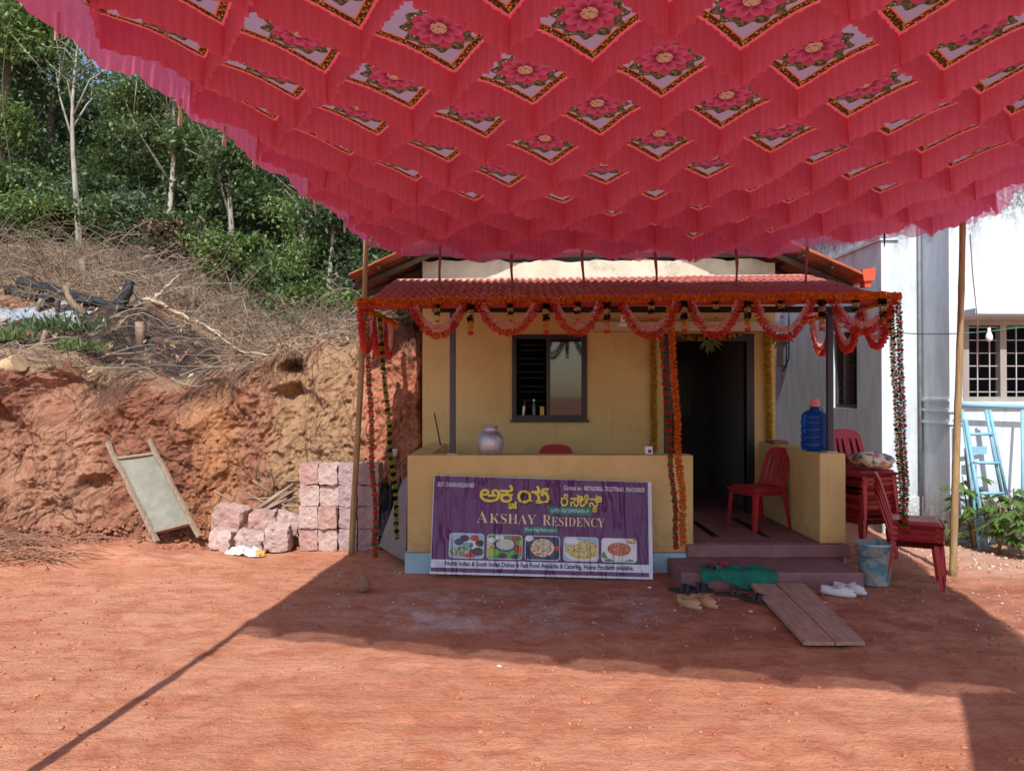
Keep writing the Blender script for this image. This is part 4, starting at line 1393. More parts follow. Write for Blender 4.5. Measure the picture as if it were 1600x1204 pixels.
# ------------------------------------------------------------------ red plastic chairs
def chair_material():
    m, p = newmat('red_chair_plastic')
    r = objrand()
    n1 = noise(coords(), 5, 4)
    c = mix(r, lin(150, 34, 40), lin(172, 44, 48))
    c = mix(n1.step(0.5, 0.8) * 0.4, c, lin(120, 34, 38))
    setin(p, 'Base Color', c); setin(p, 'Roughness', 0.42)
    bump(p, noise(coords(), 180, 2), 0.06, 0.002)
    return m
REDP = chair_material()
def make_chair():
    """armless moulded chair, front towards -y, base at the origin"""
    t = thing('plastic_chair', 'x', 'chair', (0, 0, 0))
    # seat: dished sheet with a rolled rim
    g = B(); n = 12; rows = []
    for j in range(n + 1):
        v = j / n; y = -.21 + .42 * v
        hw = .225 - .025 * v
        row = []
        for i in range(n + 1):
            u = i / n * 2 - 1
            ex = max(0, abs(u) - .8) / .2; ey = max(0, (.12 - v) / .12)
            z = .44 - .018 * (1 - u * u) * sin(pi * v) - .035 * ex ** 2 - .04 * ey ** 2
            row.append((u * hw, y, z))
        rows.append(row)
    g.sheet(rows)
    g.sheet([[(p[0] * .985, p[1] * .985, p[2] - .010) for p in reversed(r)] for r in rows])
    # apron under the rim
    ap = [(-.208, -.192), (.208, -.192), (.19, .185), (-.19, .185)]
    lip = [(-.228, -.213), (.228, -.213), (.204, .21), (-.204, .21)]
    for i in range(4):
        a, c = lip[i], lip[(i + 1) % 4]
        g.add([(a[0], a[1], .408), (c[0], c[1], .408), (c[0] * .99, c[1] * .99, .384), (a[0] * .99, a[1] * .99, .384)], [(0, 1, 2, 3), (3, 2, 1, 0)])
        g.add([(a[0] * .99, a[1] * .99, .384), (c[0] * .99, c[1] * .99, .384), (ap[(i + 1) % 4][0], ap[(i + 1) % 4][1], .384), (ap[i][0], ap[i][1], .384)], [(0, 1, 2, 3), (3, 2, 1, 0)])
    for i in range(4):
        a, c = ap[i], ap[(i + 1) % 4]
        g.add([(a[0], a[1], .402), (c[0], c[1], .402), (c[0] * .985, c[1] * .985, .352), (a[0] * .985, a[1] * .985, .352)], [(0, 1, 2, 3), (3, 2, 1, 0)])
    g.obj('seat', REDP, t)
    for sx in (-1, 1):
        for sy in (-1, 1):
            # L-section leg, splayed and tapered
            l = B(); tx, ty = sx * .205, (-.195 if sy < 0 else .185); bx, by = sx * .222, (-.225 if sy < 0 else .25)
            for wx, wy in ((.052, .008), (.008, .052)):
                tp = []; bt = []
                for a, c in ((0, 0), (1, 0), (1, 1), (0, 1)):
                    tp.append((tx - sx * a * wx, ty - sy * c * wy, .40)); bt.append((bx - sx * a * (wx * .62 if wx > .01 else wx), by - sy * c * (wy * .62 if wy > .01 else wy), 0))
                l.add(bt + tp, [(3, 2, 1, 0), (4, 5, 6, 7), (0, 1, 5, 4), (1, 2, 6, 5), (2, 3, 7, 6), (3, 0, 4, 7)])
            l.obj('leg', REDP, t)
    # back: two uprights that curve into a rounded top, three slats between
    bk = B()
    def bp(x, h):
        f = (h - .42) / .40
        return Vector((x, .185 + .10 * f + .02 * f * f + .10 * (x / .2) ** 2 * -.15, h))
    def strip(xa0, xa1, h0, h1, xb0, xb1, k=8):
        gr = []
        for i in range(k + 1):
            f = i / k; h = h0 + (h1 - h0) * f
            x0 = xa0 + (xb0 - xa0) * f; x1 = xa1 + (xb1 - xa1) * f
            gr.append([bp(x0, h), bp(x1, h)])
        bk.sheet(gr); bk.sheet([[p + Vector((0, .012, 0)) for p in reversed(r)] for r in gr])
        for side in (0, 1):
            bk.sheet([[r[side], r[side] + Vector((0, .012, 0))] if side else [r[side] + Vector((0, .012, 0)), r[side]] for r in gr])
    strip(-.205, -.150, .42, .74, -.185, -.135); strip(.150, .205, .42, .74, .135, .185)
    strip(-.035, .035, .42, .74, -.035, .035); strip(-.115, -.075, .47, .74, -.105, -.065); strip(.075, .115, .47, .74, .065, .105)
    # rounded top rail
    gr = []
    for i in range(17):
        x = -.185 + .37 * i / 16; q = 1 - (abs(x) / .185) ** 3.2
        gr.append([bp(x, .725), bp(x, .745 + .080 * max(0, q) ** .6)])
    bk.sheet(gr); bk.sheet([[p + Vector((0, .014, 0)) for p in reversed(r)] for r in gr])
    bk.sheet([[r[1], r[1] + Vector((0, .014, 0))] for r in gr])
    strip(-.2, .2, .42, .475, -.195, .195, 2)
    bk.obj('backrest', REDP, t)
    return t
ch0 = make_chair()
used = [False]
def chair(x, y, z, rz, label, group=None):
    c = ch0 if not used[0] else copy_tree(ch0)
    used[0] = True
    c.location = (x, y, z); c.rotation_euler = (0, 0, rz); c['label'] = label; c['category'] = 'chair'
    if group: c['group'] = group
    elif 'group' in c: del c['group']
    return c
chair(2.56, 8.02, .252, radians(-68), 'single red plastic chair standing on the porch by the side parapet')
chair(0.49, 8.30, .252, radians(0), 'red plastic chair on the porch, only its top shows above the parapet')
hts = ['bottom', 'second from the bottom', 'third from the bottom', 'fourth from the bottom', 'fifth from the bottom', 'middle', 'fifth from the top', 'fourth from the top', 'third from the top', 'second from the top', 'top']
for k in range(11):
    chair(3.60 + R.uniform(-.004, .004), 7.88 - .004 * k, -.012 + k * .046, radians(18 + R.uniform(-1, 1)), 'red plastic chair, %s of the tall stack behind the side parapet' % hts[k], 'tall stack of red chairs')
for k, h in enumerate(('bottom', 'second from the bottom', 'third from the bottom', 'top')):
    chair(3.50 + .006 * k, 6.72, -.014 + k * .046, radians(66 + R.uniform(-1, 1)), 'red plastic chair, %s of the four stacked beside the bucket' % h, 'low stack of red chairs')

# flowered bundle on the tall stack
def flower_cloth():
    m, p = newmat('flowered_cloth')
    v = coords(); n1 = voro(v, 9.0); n2 = noise(v, 11, 3)
    c = mix(n1.step(0.25, 0.45), lin(196, 90, 150), lin(222, 214, 176))
    c = mix(n2.step(0.52, 0.6), c, lin(52, 110, 104))
    c = mix(noise(v, 30, 2).step(0.6, 0.66), c, lin(190, 70, 130))
    setin(p, 'Base Color', c); setin(p, 'Roughness', 0.9); bump(p, noise(v, 24, 4), 0.5, 0.02)
    return m
g = B(); rows = []
for i in range(13):
    th = pi * i / 12; row = []
    for j in range(25):
        ph = 2 * pi * j / 24
        rr = 1 + .10 * sin(3 * ph + i) + .06 * cos(5 * ph)
        q = max(0, sin(th)) ** .7
        row.append((.205 * q * cos(ph) * rr, .20 * q * sin(ph) * rr, .075 * cos(th) + .012 * sin(4 * ph + th * 3)))
    rows.append(row)
g.sheet(rows)
o = g.obj('cloth_bundle', flower_cloth()); o.location = (3.665, 7.80, .435 + .46 + .075); o.rotation_euler = (.0, .10, .2)
tag(o, 'folded flowered cloth lying on the tall stack of red chairs', 'cloth')

# ------------------------------------------------------------------ bucket, pot, water can
def bucket_mat():
    m, p = newmat('paint_stained_bucket')
    v = coords(); n1 = noise(v, 7, 5, .7); n2 = noise(v, 22, 4, .7)
    c = mix(n1.step(0.42, 0.50), lin(70, 160, 180), lin(168, 178, 182))
    c = mix(n2.step(0.5, 0.62) * .8, c, lin(132, 138, 138))
    setin(p, 'Base Color', c); setin(p, 'Roughness', 0.7); bump(p, n2, .2, .004)
    return m
g = B()
g.lathe([(.118, 0), (.122, .004), (.142, .34), (.153, .342), (.153, .362), (.140, .363), (.137, .34), (.115, .02), (0.001, .018)], n=32)
bk = g.obj('bucket', bucket_mat())
tag(bk, 'plaster-stained blue bucket standing at the end of the step', 'bucket')
h = B(); h.tube([(.150 * cos(a), .150 * sin(a) * 1.02, .345 - .10 * sin(a) if sin(a) > 0 else .345) for a in [pi * i / 16 for i in range(17)]], .004, 6)
h.obj('handle', mat('wire', lin(120, 120, 120), .5, metal=.8), bk)
bk.location = (3.165, 6.72, -.01); bk.rotation_euler = (0, 0, 2.3)

ALU = mat('dull_aluminium', lin(186, 188, 192), 0.55, 0.2, 14, metal=0.9, bmp=0.3, bscale=40, bdist=.006)
g = B()
g.lathe([(.085, 0), (.105, .010), (.122, .06), (.127, .12), (.118, .170), (.090, .205), (.068, .222), (.063, .238), (.066, .25), (.078, .262), (.080, .270), (.070, .270), (.058, .25), (.055, .225), (.0, .20)], n=36, caps=True)
o = g.obj('water_pot', ALU); o.location = (XP(766, 7.27), 7.27, 1.0725)
tag(o, 'dull metal water pot standing on the front parapet', 'pot')

m, p = newmat('blue_water_can')
setin(p, 'Base Color', lin(28, 84, 170)); setin(p, 'Roughness', 0.12); p.inputs['Transmission Weight'].default_value = 0.55; p.inputs['IOR'].default_value = 1.3
CAN = m
prof = [(.10, 0), (.122, .008), (.128, .03)]
for k in range(4):
    z0 = .04 + k * .07
    prof += [(.132, z0 + .01), (.132, z0 + .048), (.124, z0 + .056), (.124, z0 + .064)]
prof += [(.130, .325), (.124, .352), (.095, .385), (.058, .402), (.046, .41), (.046, .445)]
g = B(); g.lathe(prof, n=40)
can = g.obj('water_can', CAN)
tag(can, 'blue water can with a pink cap on the side parapet', 'water can')
g = B(); g.lathe([(.050, .43), (.050, .445), (.042, .447), (.036, .50), (.033, .504), (0, .505)], n=24)
o = g.obj('cap', mat('pink_cap', lin(230, 140, 130), .5), can)
g = B(); g.tube([(.047, 0, .425), (.075, 0, .42), (.08, 0, .36), (.10, 0, .35)], .008, 6); g.obj('handle', CAN, can)
can.location = (2.965, 7.52, 1.089)

# small things on ledge and parapets
o = B().rbox((2.97, 8.62, 1.105), (.16, .30, .03), .006).obj('wood_offcut', mat('brown_wood', lin(150, 96, 70), .7)); tag(o, 'brown wooden offcut lying on the side parapet behind the water can', 'wood')
o = B().rbox((1.29, 7.26, 1.112), (.07, .05, .075), .004).obj('small_box', mat('white_paper', (.72, .72, .74), .6, bmp=.05)); tag(o, 'tiny white box on the front parapet near the entrance', 'box')
B().rbox((1.295, 7.2335, 1.105), (.03, .002, .03), .0005).obj('print', mat('blue_print', lin(60, 70, 120), .6), o)
g = B(); g.tube([(0, 0, 0), (.01, 0, .10), (.015, 0, .11)], [.014, .016, .003], 8, mi=0); g.tube([(.012, 0, .105), (.02, 0, .17)], [.010, .002], 6, mi=1)
o = g.obj('toothpaste_tube', [mat('white_tube', (.75, .75, .75), .4), mat('red_tube', lin(200, 60, 40), .4)]); o.location = (.13, YW + .0, 1.394); tag(o, 'red and white tube standing on the window ledge', 'tube')
g = B(); g.lathe([(.018, 0), (.02, .01), (.02, .11), (.009, .14), (.009, .16)], n=14); g.lathe([(.012, .161), (.012, .185), (0, .186)], n=12, mi=1)
o = g.obj('bottle', [mat('smoky_bottle', lin(90, 96, 100), .2), MATS['white_plastic']]); o.location = (.255, YW + .0, 1.394); tag(o, 'small dark bottle with a white cap on the window ledge', 'bottle')
o = B().rbox((.35, YW + .0, 1.394 + .05), (.05, .03, .10), .004).obj('carton', mat('mustard_carton', lin(190, 160, 70), .6)); tag(o, 'mustard carton standing on the window ledge', 'carton')
o = B().tube([(-.90, 8.90, 1.42), (-.80, 8.60, 1.071)], [.008, .010], 6).obj('broom_stick', TIMBER); tag(o, 'thin stick leaning in the porch corner', 'stick')

# ------------------------------------------------------------------ banner leaning on the parapet
BC = dict(bl=Vector((-.741, 6.95, .022)), br=Vector((1.256, 6.86, -.008)), tl=Vector((-.722, 7.105, .893)), tr=Vector((1.275, 7.03, .837)))
def bil(u, v, off=0.0):
    """u 0..1 left to right, v 0..1 top to bottom"""
    t = BC['tl'].lerp(BC['tr'], u); q = BC['bl'].lerp(BC['br'], u)
    return t.lerp(q, v) + Vector((0.03, -.985, .15)) * off
def print_mat(name, col, col2=None, scale=40.0, extra=None):
    m, p = newmat(name)
    w = worldpos()
    c = col
    if col2: c = mix(voro(w, scale).step(.25, .5), col, col2)
    if extra: c = mix(noise(w, scale * 1.3, 3).step(.52, .6), c if isinstance(c, S) else mix(0.0, col, col), extra)
    setin(p, 'Base Color', c); setin(p, 'Roughness', 0.45); p.inputs['Specular IOR Level'].default_value = 0.25
    p.inputs['Coat Weight'].default_value = 0.4; p.inputs['Coat Roughness'].default_value = 0.16; p.inputs['Coat IOR'].default_value = 1.5
    # creases of the vinyl: long diagonal folds and fine vertical puckers
    w1 = noise(mapv(w, (5.5, 1, 1.0), (0, radians(-30), 0)), 1.2, 2, .5)
    r1 = S.m('ABSOLUTE', w1 - 0.5)
    w2 = noise(mapv(w, (9, 1, 1.4), (0, radians(-8), 0)), 1.2, 3, .55)
    r2 = S.m('ABSOLUTE', w2 - 0.5)
    msk = noise(mapv(w, (1.6, 1, 1.6)), 1.7, 2, .5).step(.42, .6)
    hgt = (0.05 - r1).step(0.0, 0.05) * msk * 1.1 + (0.05 - r2).step(0, .05) * 0.30 * (1.0 - msk)
    bump(p, hgt, 0.9, 0.02)
    S.nt.links.new(p.inputs['Normal'].links[0].from_socket, p.inputs['Coat Normal'])
    return m
PURPLE = print_mat('purple_vinyl', lin(94, 40, 98)); BWHITE = print_mat('white_vinyl', lin(206, 212, 226)); BYEL = print_mat('yellow_print', lin(224, 206, 62))
BCREAM = print_mat('cream_print', lin(226, 206, 150)); BGREEN = print_mat('green_print', lin(22, 128, 104)); BDARK = print_mat('dark_print', lin(46, 22, 60)); BSHADOW = print_mat('dark_purple_print', lin(40, 14, 44))
banner = thing('banner', 'purple printed restaurant banner leaning on the ochre parapet', 'banner', (0.26, 6.95, 0))
def bq(u0, v0, u1, v1, off, m, name, parent=banner, n=10):
    gr = [[bil(u0 + (u1 - u0) * i / n, v0 + (v1 - v0) * j / 4, off) for i in range(n + 1)] for j in range(5)]
    return B().sheet([list(reversed(r)) for r in gr], smooth=False).obj(name, m, parent)
g = B()
g.sheet([[bil(i / 12, j / 4, 0) for i in range(12, -1, -1)] for j in range(5)], smooth=False)
g.sheet([[bil(i / 12, j / 4, -.018) for i in range(13)] for j in range(5)], smooth=False)
for ring in ([(i / 12, 0) for i in range(13)], [(i / 12, 1) for i in range(12, -1, -1)], [(0, j / 4) for j in range(4, -1, -1)], [(1, j / 4) for j in range(5)]):
    g.sheet([[bil(u, v, 0), bil(u, v, -.018)] for u, v in ring], smooth=False)
g.obj('backing', BWHITE, banner)
bq(.003, .004, .983, .978, .002, PURPLE, 'vinyl_sheet', n=20)
bq(.003, .855, .983, .935, .004, BWHITE, 'white_band', n=20)

def text_mesh(s, bold=0.0):
    c = bpy.data.curves.new('t', 'FONT'); c.body = s; c.size = 1.0; c.resolution_u = 3; c.offset = bold
    o = bpy.data.objects.new('t', c); COL.objects.link(o)
    dg = bpy.context.evaluated_depsgraph_get(); dg.update()
    me = bpy.data.meshes.new_from_object(o.evaluated_get(dg))
    V = np.array([v.co[:] for v in me.vertices]).reshape(-1, 3); Fc = [tuple(p.vertices) for p in me.polygons]
    bpy.data.objects.remove(o); bpy.data.meshes.remove(me); bpy.data.curves.remove(c)
    return V, Fc
def lettering(items, u0, v0, u1, v1, off, m, name, parent=banner, fit=None):
    """items: list of (text, dx, dy, scale, boldness) in em units; fitted to the rectangle"""
    VV = []; FF = []; o = 0
    for qi, (s, dx, dy, sc, bo) in enumerate(items):
        V, Fc = text_mesh(s, bo)
        if len(V) == 0: continue
        V = V * (sc if not isinstance(sc, tuple) else np.array([sc[0], sc[1], 1])) + np.array([dx, dy, qi])
        VV.append(V); FF += [tuple(i + o for i in f) for f in Fc]; o += len(V)
    V = np.concatenate(VV)
    x0, x1, y0, y1 = fit if fit else (V[:, 0].min(), V[:, 0].max(), V[:, 1].min(), V[:, 1].max())
    pts = []
    for x, y, q_ in V:
        pts.append(bil(u0 + (u1 - u0) * (x - x0) / (x1 - x0), v1 + (v0 - v1) * (y - y0) / (y1 - y0), off + q_ * .00003))
    b_ = B(); b_.add(pts, FF)
    return b_.obj(name, m, parent)
kan1 = [('ಅ', 0, 0, 1, 0), ('ಕ', .80, 0, 1, 0), ('ಷ', 1.18, -.30, .42, 0), ('ಯ', 1.50, 0, 1, 0), ('್', 2.46, 0, 1, 0)]
kan2 = [('ರೆ', 0, 0, 1, 0), ('ಸಿ', .78, 0, 1, 0), ('ಡೆ', 1.50, 0, 1, 0), ('ನಿ', 2.25, 0, 1, 0), ('ಸ', 2.52, -.36, .5, 0)]
def heavy(items, d=.020): return [(s_, dx + d * cos(k_ * pi / 3) * .9, dy + d * sin(k_ * pi / 3), sc, bo) for k_ in range(6) for s_, dx, dy, sc, bo in items] + list(items)
for dof, mm, du, dv in ((.004, BSHADOW, .004, .010), (.006, BYEL, 0, 0)):
    lettering(heavy(kan1), .215 + du, .075 + dv, .535 + du, .33 + dv, dof, mm, 'lettering')
    lettering(heavy(kan2), .585 + du, .15 + dv, .775 + du, .335 + dv, dof, mm, 'lettering')
lettering([('𝐀', 0, 0, 1.22, -.010), ('𝐊𝐒𝐇𝐀𝐘', .90, 0, 1, -.010)], .205, .355, .475, .475, .006, BCREAM, 'lettering')
lettering([('𝐑', 0, 0, 1.22, -.010), ('𝐄𝐒𝐈𝐃𝐄𝐍𝐂𝐘', .88, 0, 1, -.010)], .505, .375, .785, .485, .006, BCREAM, 'lettering')
lettering([('ADD : CHAUKA KOLLABANDI', 0, 0, 1, .02)], .018, .068, .188, .115, .005, BWHITE, 'lettering')
lettering([('Contact no : 8073630856, 7022778663, 9343300035', 0, 0, 1, .02)], .60, .062, .968, .118, .005, BWHITE, 'lettering')
lettering([('North Indian & South Indian Dishes & Fast Food Available & Catering, Home Products available.', 0, 0, 1, .028)], .068, .866, .915, .930, .006, BDARK, 'lettering')
bq(.525, .285, .728, .362, .004, BGREEN, 'green_label')
lettering([('ಶುದ್ಧ ವೆಜ್ ರೆಸ್ಟೋರೆಂಟ್', 0, 0, 1, .01)], .538, .302, .715, .348, .006, BWHITE, 'lettering')
bq(.418, .500, .575, .562, .004, BGREEN, 'green_label')
lettering([('Pure Veg Restaurant', 0, 0, 1, .01)], .428, .512, .565, .553, .006, BWHITE, 'lettering')
# five dish pictures
def rounded(u0, v0, u1, v1, r, off, m, name, parent):
    pts = []
    asp = 0.87 / 2.0
    for cx, cy, a0 in ((u1 - r * asp, v0 + r, -90), (u1 - r * asp, v1 - r, 0), (u0 + r * asp, v1 - r, 90), (u0 + r * asp, v0 + r, 180)):
        for k in range(5):
            a = radians(a0 + 90 * k / 4); pts.append(bil(cx + r * asp * cos(a), cy + r * sin(a), off))
    return B().add(pts, [tuple(reversed(range(len(pts))))]).obj(name, m, parent)
def oval(cu, cv, ru, rv, off, m, name, parent, box, n=28):
    pts = []
    for k in range(n):
        a = 2 * pi * k / n
        pts.append(bil(min(box[2], max(box[0], cu + ru * cos(a))), min(box[3], max(box[1], cv + rv * sin(a))), off))
    return B().add(pts, [tuple(reversed(range(n)))]).obj(name, m, parent)
FM = {'sky': print_mat('print_pale_blue', lin(150, 186, 206)), 'leaf': print_mat('print_leaf_green', lin(70, 140, 80), lin(110, 160, 90), 30), 'navy': print_mat('print_navy', lin(40, 48, 84), lin(60, 66, 96), 20),
      'plate': print_mat('print_white_plate', lin(216, 224, 226)), 'rice': print_mat('print_rice', lin(206, 214, 210), lin(180, 190, 180), 70), 'curry': print_mat('print_orange_curry', lin(206, 96, 50), lin(226, 206, 180), 45, lin(90, 110, 60)),
      'poha': print_mat('print_yellow_poha', lin(206, 176, 84), lin(222, 202, 130), 60, lin(64, 112, 56)), 'stew': print_mat('print_red_stew', lin(176, 80, 56), lin(206, 130, 96), 60, lin(120, 50, 36)),
      'chutney': print_mat('print_chutney', lin(150, 190, 80)), 'tom': print_mat('print_tomato', lin(190, 64, 56)), 'brown': print_mat('print_brown', lin(110, 80, 62), lin(60, 46, 44), 50), 'dosa': print_mat('print_dosa', lin(200, 200, 180), lin(140, 150, 120), 36, lin(70, 80, 80)),
      'teal': print_mat('print_teal', lin(70, 140, 130), lin(120, 170, 160), 30)}
cols = ((.082, .242), (.254, .415), (.427, .585), (.600, .758), (.770, .930))
bgs = ('sky', 'leaf', 'navy', 'sky', 'plate')
for k, (u0, u1) in enumerate(cols):
    v0, v1 = .585 + .002 * k, .838
    fr = rounded(u0, v0, u1, v1, .035, .004, BWHITE, 'dish_picture', banner)
    bx = (u0 + .003, v0 + .008, u1 - .003, v1 - .008)
    rounded(*bx, .03, .0055, FM[bgs[k]], 'picture_ground', fr)
    du, dv = u1 - u0, v1 - v0
    def ov(cu, cv, ru, rv, mk, lay=1): oval(u0 + cu * du, v0 + cv * dv, ru * du, rv * dv, .0055 + .0012 * lay, FM[mk], 'dish', fr, bx)
    if k == 0:
        ov(.35, .72, .33, .20, 'dosa', 1); ov(.62, .45, .20, .17, 'plate', 1); ov(.55, .47, .15, .12, 'teal', 2); ov(.28, .35, .13, .13, 'navy', 2); ov(.44, .20, .13, .13, 'brown', 2)
        ov(.72, .18, .12, .12, 'tom', 2); ov(.87, .38, .12, .13, 'brown', 3); ov(.82, .72, .18, .16, 'brown', 2); ov(.60, .88, .16, .09, 'tom', 3)
    elif k == 1:
        ov(.52, .42, .32, .27, 'navy', 1); ov(.52, .40, .26, .22, 'rice', 2); ov(.16, .74, .16, .16, 'chutney', 2); ov(.10, .46, .12, .14, 'curry', 2); ov(.13, .24, .12, .10, 'plate', 2)
        ov(.90, .58, .13, .14, 'tom', 2); ov(.92, .33, .11, .11, 'chutney', 3); ov(.76, .16, .12, .09, 'tom', 2); ov(.45, .86, .13, .13, 'brown', 2); ov(.78, .88, .09, .09, 'navy', 3); ov(.35, .13, .13, .09, 'plate', 3)
    elif k == 2:
        ov(.5, .5, .37, .40, 'brown', 1); ov(.5, .49, .34, .37, 'curry', 2); ov(.12, .12, .13, .12, 'plate', 2); ov(.93, .5, .09, .10, 'tom', 2); ov(.54, .38, .17, .17, 'rice', 3); ov(.5, .40, .1, .1, 'poha', 4)
    elif k == 3:
        ov(.55, .58, .56, .42, 'plate', 1); ov(.56, .52, .52, .38, 'poha', 2); ov(.25, .18, .22, .14, 'plate', 3)
    else:
        ov(.5, .92, .42, .10, 'leaf', 1); ov(.12, .7, .12, .14, 'leaf', 1); ov(.5, .55, .40, .42, 'plate', 2); ov(.5, .45, .33, .28, 'stew', 3); ov(.85, .10, .18, .12, 'curry', 1)

# ------------------------------------------------------------------ laterite blocks
def lat_mat(name, a, b_, c3):
    m, p = newmat(name)
    v = coords(); n1 = noise(v, 6, 5, .7); n2 = noise(v, 26, 5, .75)
    c = mix(n1.step(.35, .65), a, b_); c = mix(n2.step(.56, .7) * .8, c, c3); c = mix(n2.step(.42, .25) * .6, c, tuple(x * .45 for x in a))
    setin(p, 'Base Color', c); setin(p, 'Roughness', .95); p.inputs['Specular IOR Level'].default_value = .1
    bump(p, noise(v, 30, 6, .8) + voro(v, 22) * .5, .9, .03)
    return m
LAT = [lat_mat('pink_laterite', lin(196, 168, 160), lin(208, 184, 176), lin(228, 216, 208)), lat_mat('red_laterite', lin(186, 146, 136), lin(198, 164, 154), lin(222, 202, 192)), lat_mat('grey_pink_laterite', lin(176, 150, 152), lin(190, 164, 162), lin(206, 192, 190))]
def stone(c, s, rz, seed, label, m, rx=0.0, ry=0.0, rough=.009, cut=0.0):
    n = 10
    V = []; Q = []
    for ax in range(3):
        for sg in (-1, 1):
            o = len(V)
            for i in range(n):
                for j in range(n):
                    q = [0, 0, 0]; q[ax] = sg; q[(ax + 1) % 3] = -1 + 2 * i / (n - 1); q[(ax + 2) % 3] = -1 + 2 * j / (n - 1)
                    V.append(q)
            for i in range(n - 1):
                for j in range(n - 1):
                    f = [o + i * n + j, o + (i + 1) * n + j, o + (i + 1) * n + j + 1, o + i * n + j + 1]
                    Q.append(f if sg > 0 else f[::-1])
    V = np.array(V, float)
    L = np.linalg.norm(V, axis=1)[:, None]
    V = V * (1 - cut * .35 * (L - 1) - .03 * (L > 1.6))
    V = V * np.array(s) / 2
    k = seed * 3.7
    for a in range(3):
        V[:, a] += rough * fbm(V[:, 0] * 20 + k, V[:, 1] * 20 + a * 9, V[:, 2] * 20, 4, 100 + a, .65)
    o = np_obj('laterite_block', V, np.array(Q), m, smooth=False)
    o.location = c; o.rotation_euler = (rx, ry, rz)
    tag(o, label, 'stone block', 'laterite blocks beside the bank')
    return o
YS = 8.12
colx = ((467, 497), (498, 528), (529, 558), (559, 592)); rowy = ((725, 757), (758, 791), (791, 825), (826, 860))
cn = ['first', 'second', 'third', 'last']; rn = ['top', 'second', 'third', 'bottom']
sd = 0
for i, (x0, x1) in enumerate(colx):
    for j, (y0, y1) in enumerate(rowy):
        sd += 1
        a = P((x0 + x1) / 2, (y0 + y1) / 2, YS)
        w = (x1 - x0) / F * YS * .975; h = (y1 - y0) / F * YS * .985
        jit = .03 if i < 2 else .008
        stone((a.x, YS + .15 + R.uniform(-jit, jit) - (.03 if j == 2 and i < 2 else 0), a.z), (w, .30, h), R.uniform(-.04, .04), sd, 'laterite block in the stack, %s column from the sieve, %s row' % (cn[i], rn[j]), LAT[2 if i > 1 else (0 if (i + j) % 3 else 1)])
loose = ((336, 393, 788, 836, 1, -.5, .35, 'red', 'big rounded reddish laterite block on top of the loose heap'), (391, 432, 796, 836, 1, .3, .2, 'red', 'reddish laterite block in the middle of the loose heap'), (432, 466, 800, 832, 0, .6, .5, 'pink', 'pointed pale laterite block leaning by the stack'),
         (335, 372, 824, 858, 0, -.3, .3, 'pink', 'pale rounded laterite block at the sieve end of the heap'), (371, 416, 828, 860, 0, .2, .3, 'pink', 'pale laterite block half hidden by the white litter'), (416, 456, 818, 858, 0, .1, .08, 'grey', 'squarish pale laterite block at the front of the heap'))
for k, (x0, x1, y0, y1, mi_, rz, ry, _, lab) in enumerate(loose):
    yy = 8.08 + (.16 if y0 < 805 else 0.0)
    a = P((x0 + x1) / 2, (y0 + y1) / 2, yy)
    stone((a.x, yy, a.z), ((x1 - x0) / F * yy * .95, .26, (y1 - y0) / F * yy * .98), rz * .6, 40 + k, lab, LAT[mi_], R.uniform(-.15, .15), ry * .5, .020, .35)

# ------------------------------------------------------------------ soil sieve
OLDW = mat('grey_weathered_wood', lin(134, 114, 96), .85, .25, 5, bmp=.4, bscale=30, stretch=(6, 6, 1), stain=lin(104, 86, 70), stain_scale=4)
sv = thing('soil_sieve', 'wooden framed soil sieve leaning on the cut bank', 'sieve', (-3.6, 8.4, 0))
yt, yb_ = 8.60, 8.12
La, Lb = P(168, 692, yt), P(247, 846, yb_); Ra, Rb = P(233, 687, yt + .02), P(312, 838, yb_ + .04)
def rail(a, b_, w, name='rail'):
    d = (b_ - a); n = 10
    pts = [a + d * (i / n) + Vector((.006 * sin(i * 1.7 + a.x), 0, .004 * cos(i * 2.1))) for i in range(n + 1)]
    return B().tube(pts, [w * (1 + .12 * sin(i * 2.3 + a.x * 5)) for i in range(n + 1)], 6, smooth=False).obj(name, OLDW, sv)
rail(La, Lb, .034); rail(Ra, Rb, .030)
lf_, rt_ = La.lerp(Lb, .17), Ra.lerp(Rb, .15); lb2, rb2 = La.lerp(Lb, .91), Ra.lerp(Rb, .86)
B().tube([lf_, rt_], .025, 4, smooth=False).obj('crossbar', OLDW, sv); B().tube([lb2, rb2], .027, 4, smooth=False).obj('crossbar', OLDW, sv)
m, p = newmat('sieve_wire_mesh')
v = coords(); gx_ = noise(v, 9, 4); c = mix(gx_.step(.3, .7), lin(112, 110, 98), lin(126, 124, 110)); setin(p, 'Base Color', c); setin(p, 'Roughness', .6); setin(p, 'Metallic', .2)
bump(p, voro(v, 130), .5, .004)
gr = []
for j in range(9):
    f = j / 8; a = lf_.lerp(lb2, f); b_ = rt_.lerp(rb2, f)
    gr.append([a.lerp(b_, i / 8) + Vector((0, .012 * sin(pi * i / 8), -.012 * sin(pi * i / 8) * sin(pi * f))) for i in range(9)])
B().sheet(gr).obj('wire_mesh', m, sv)

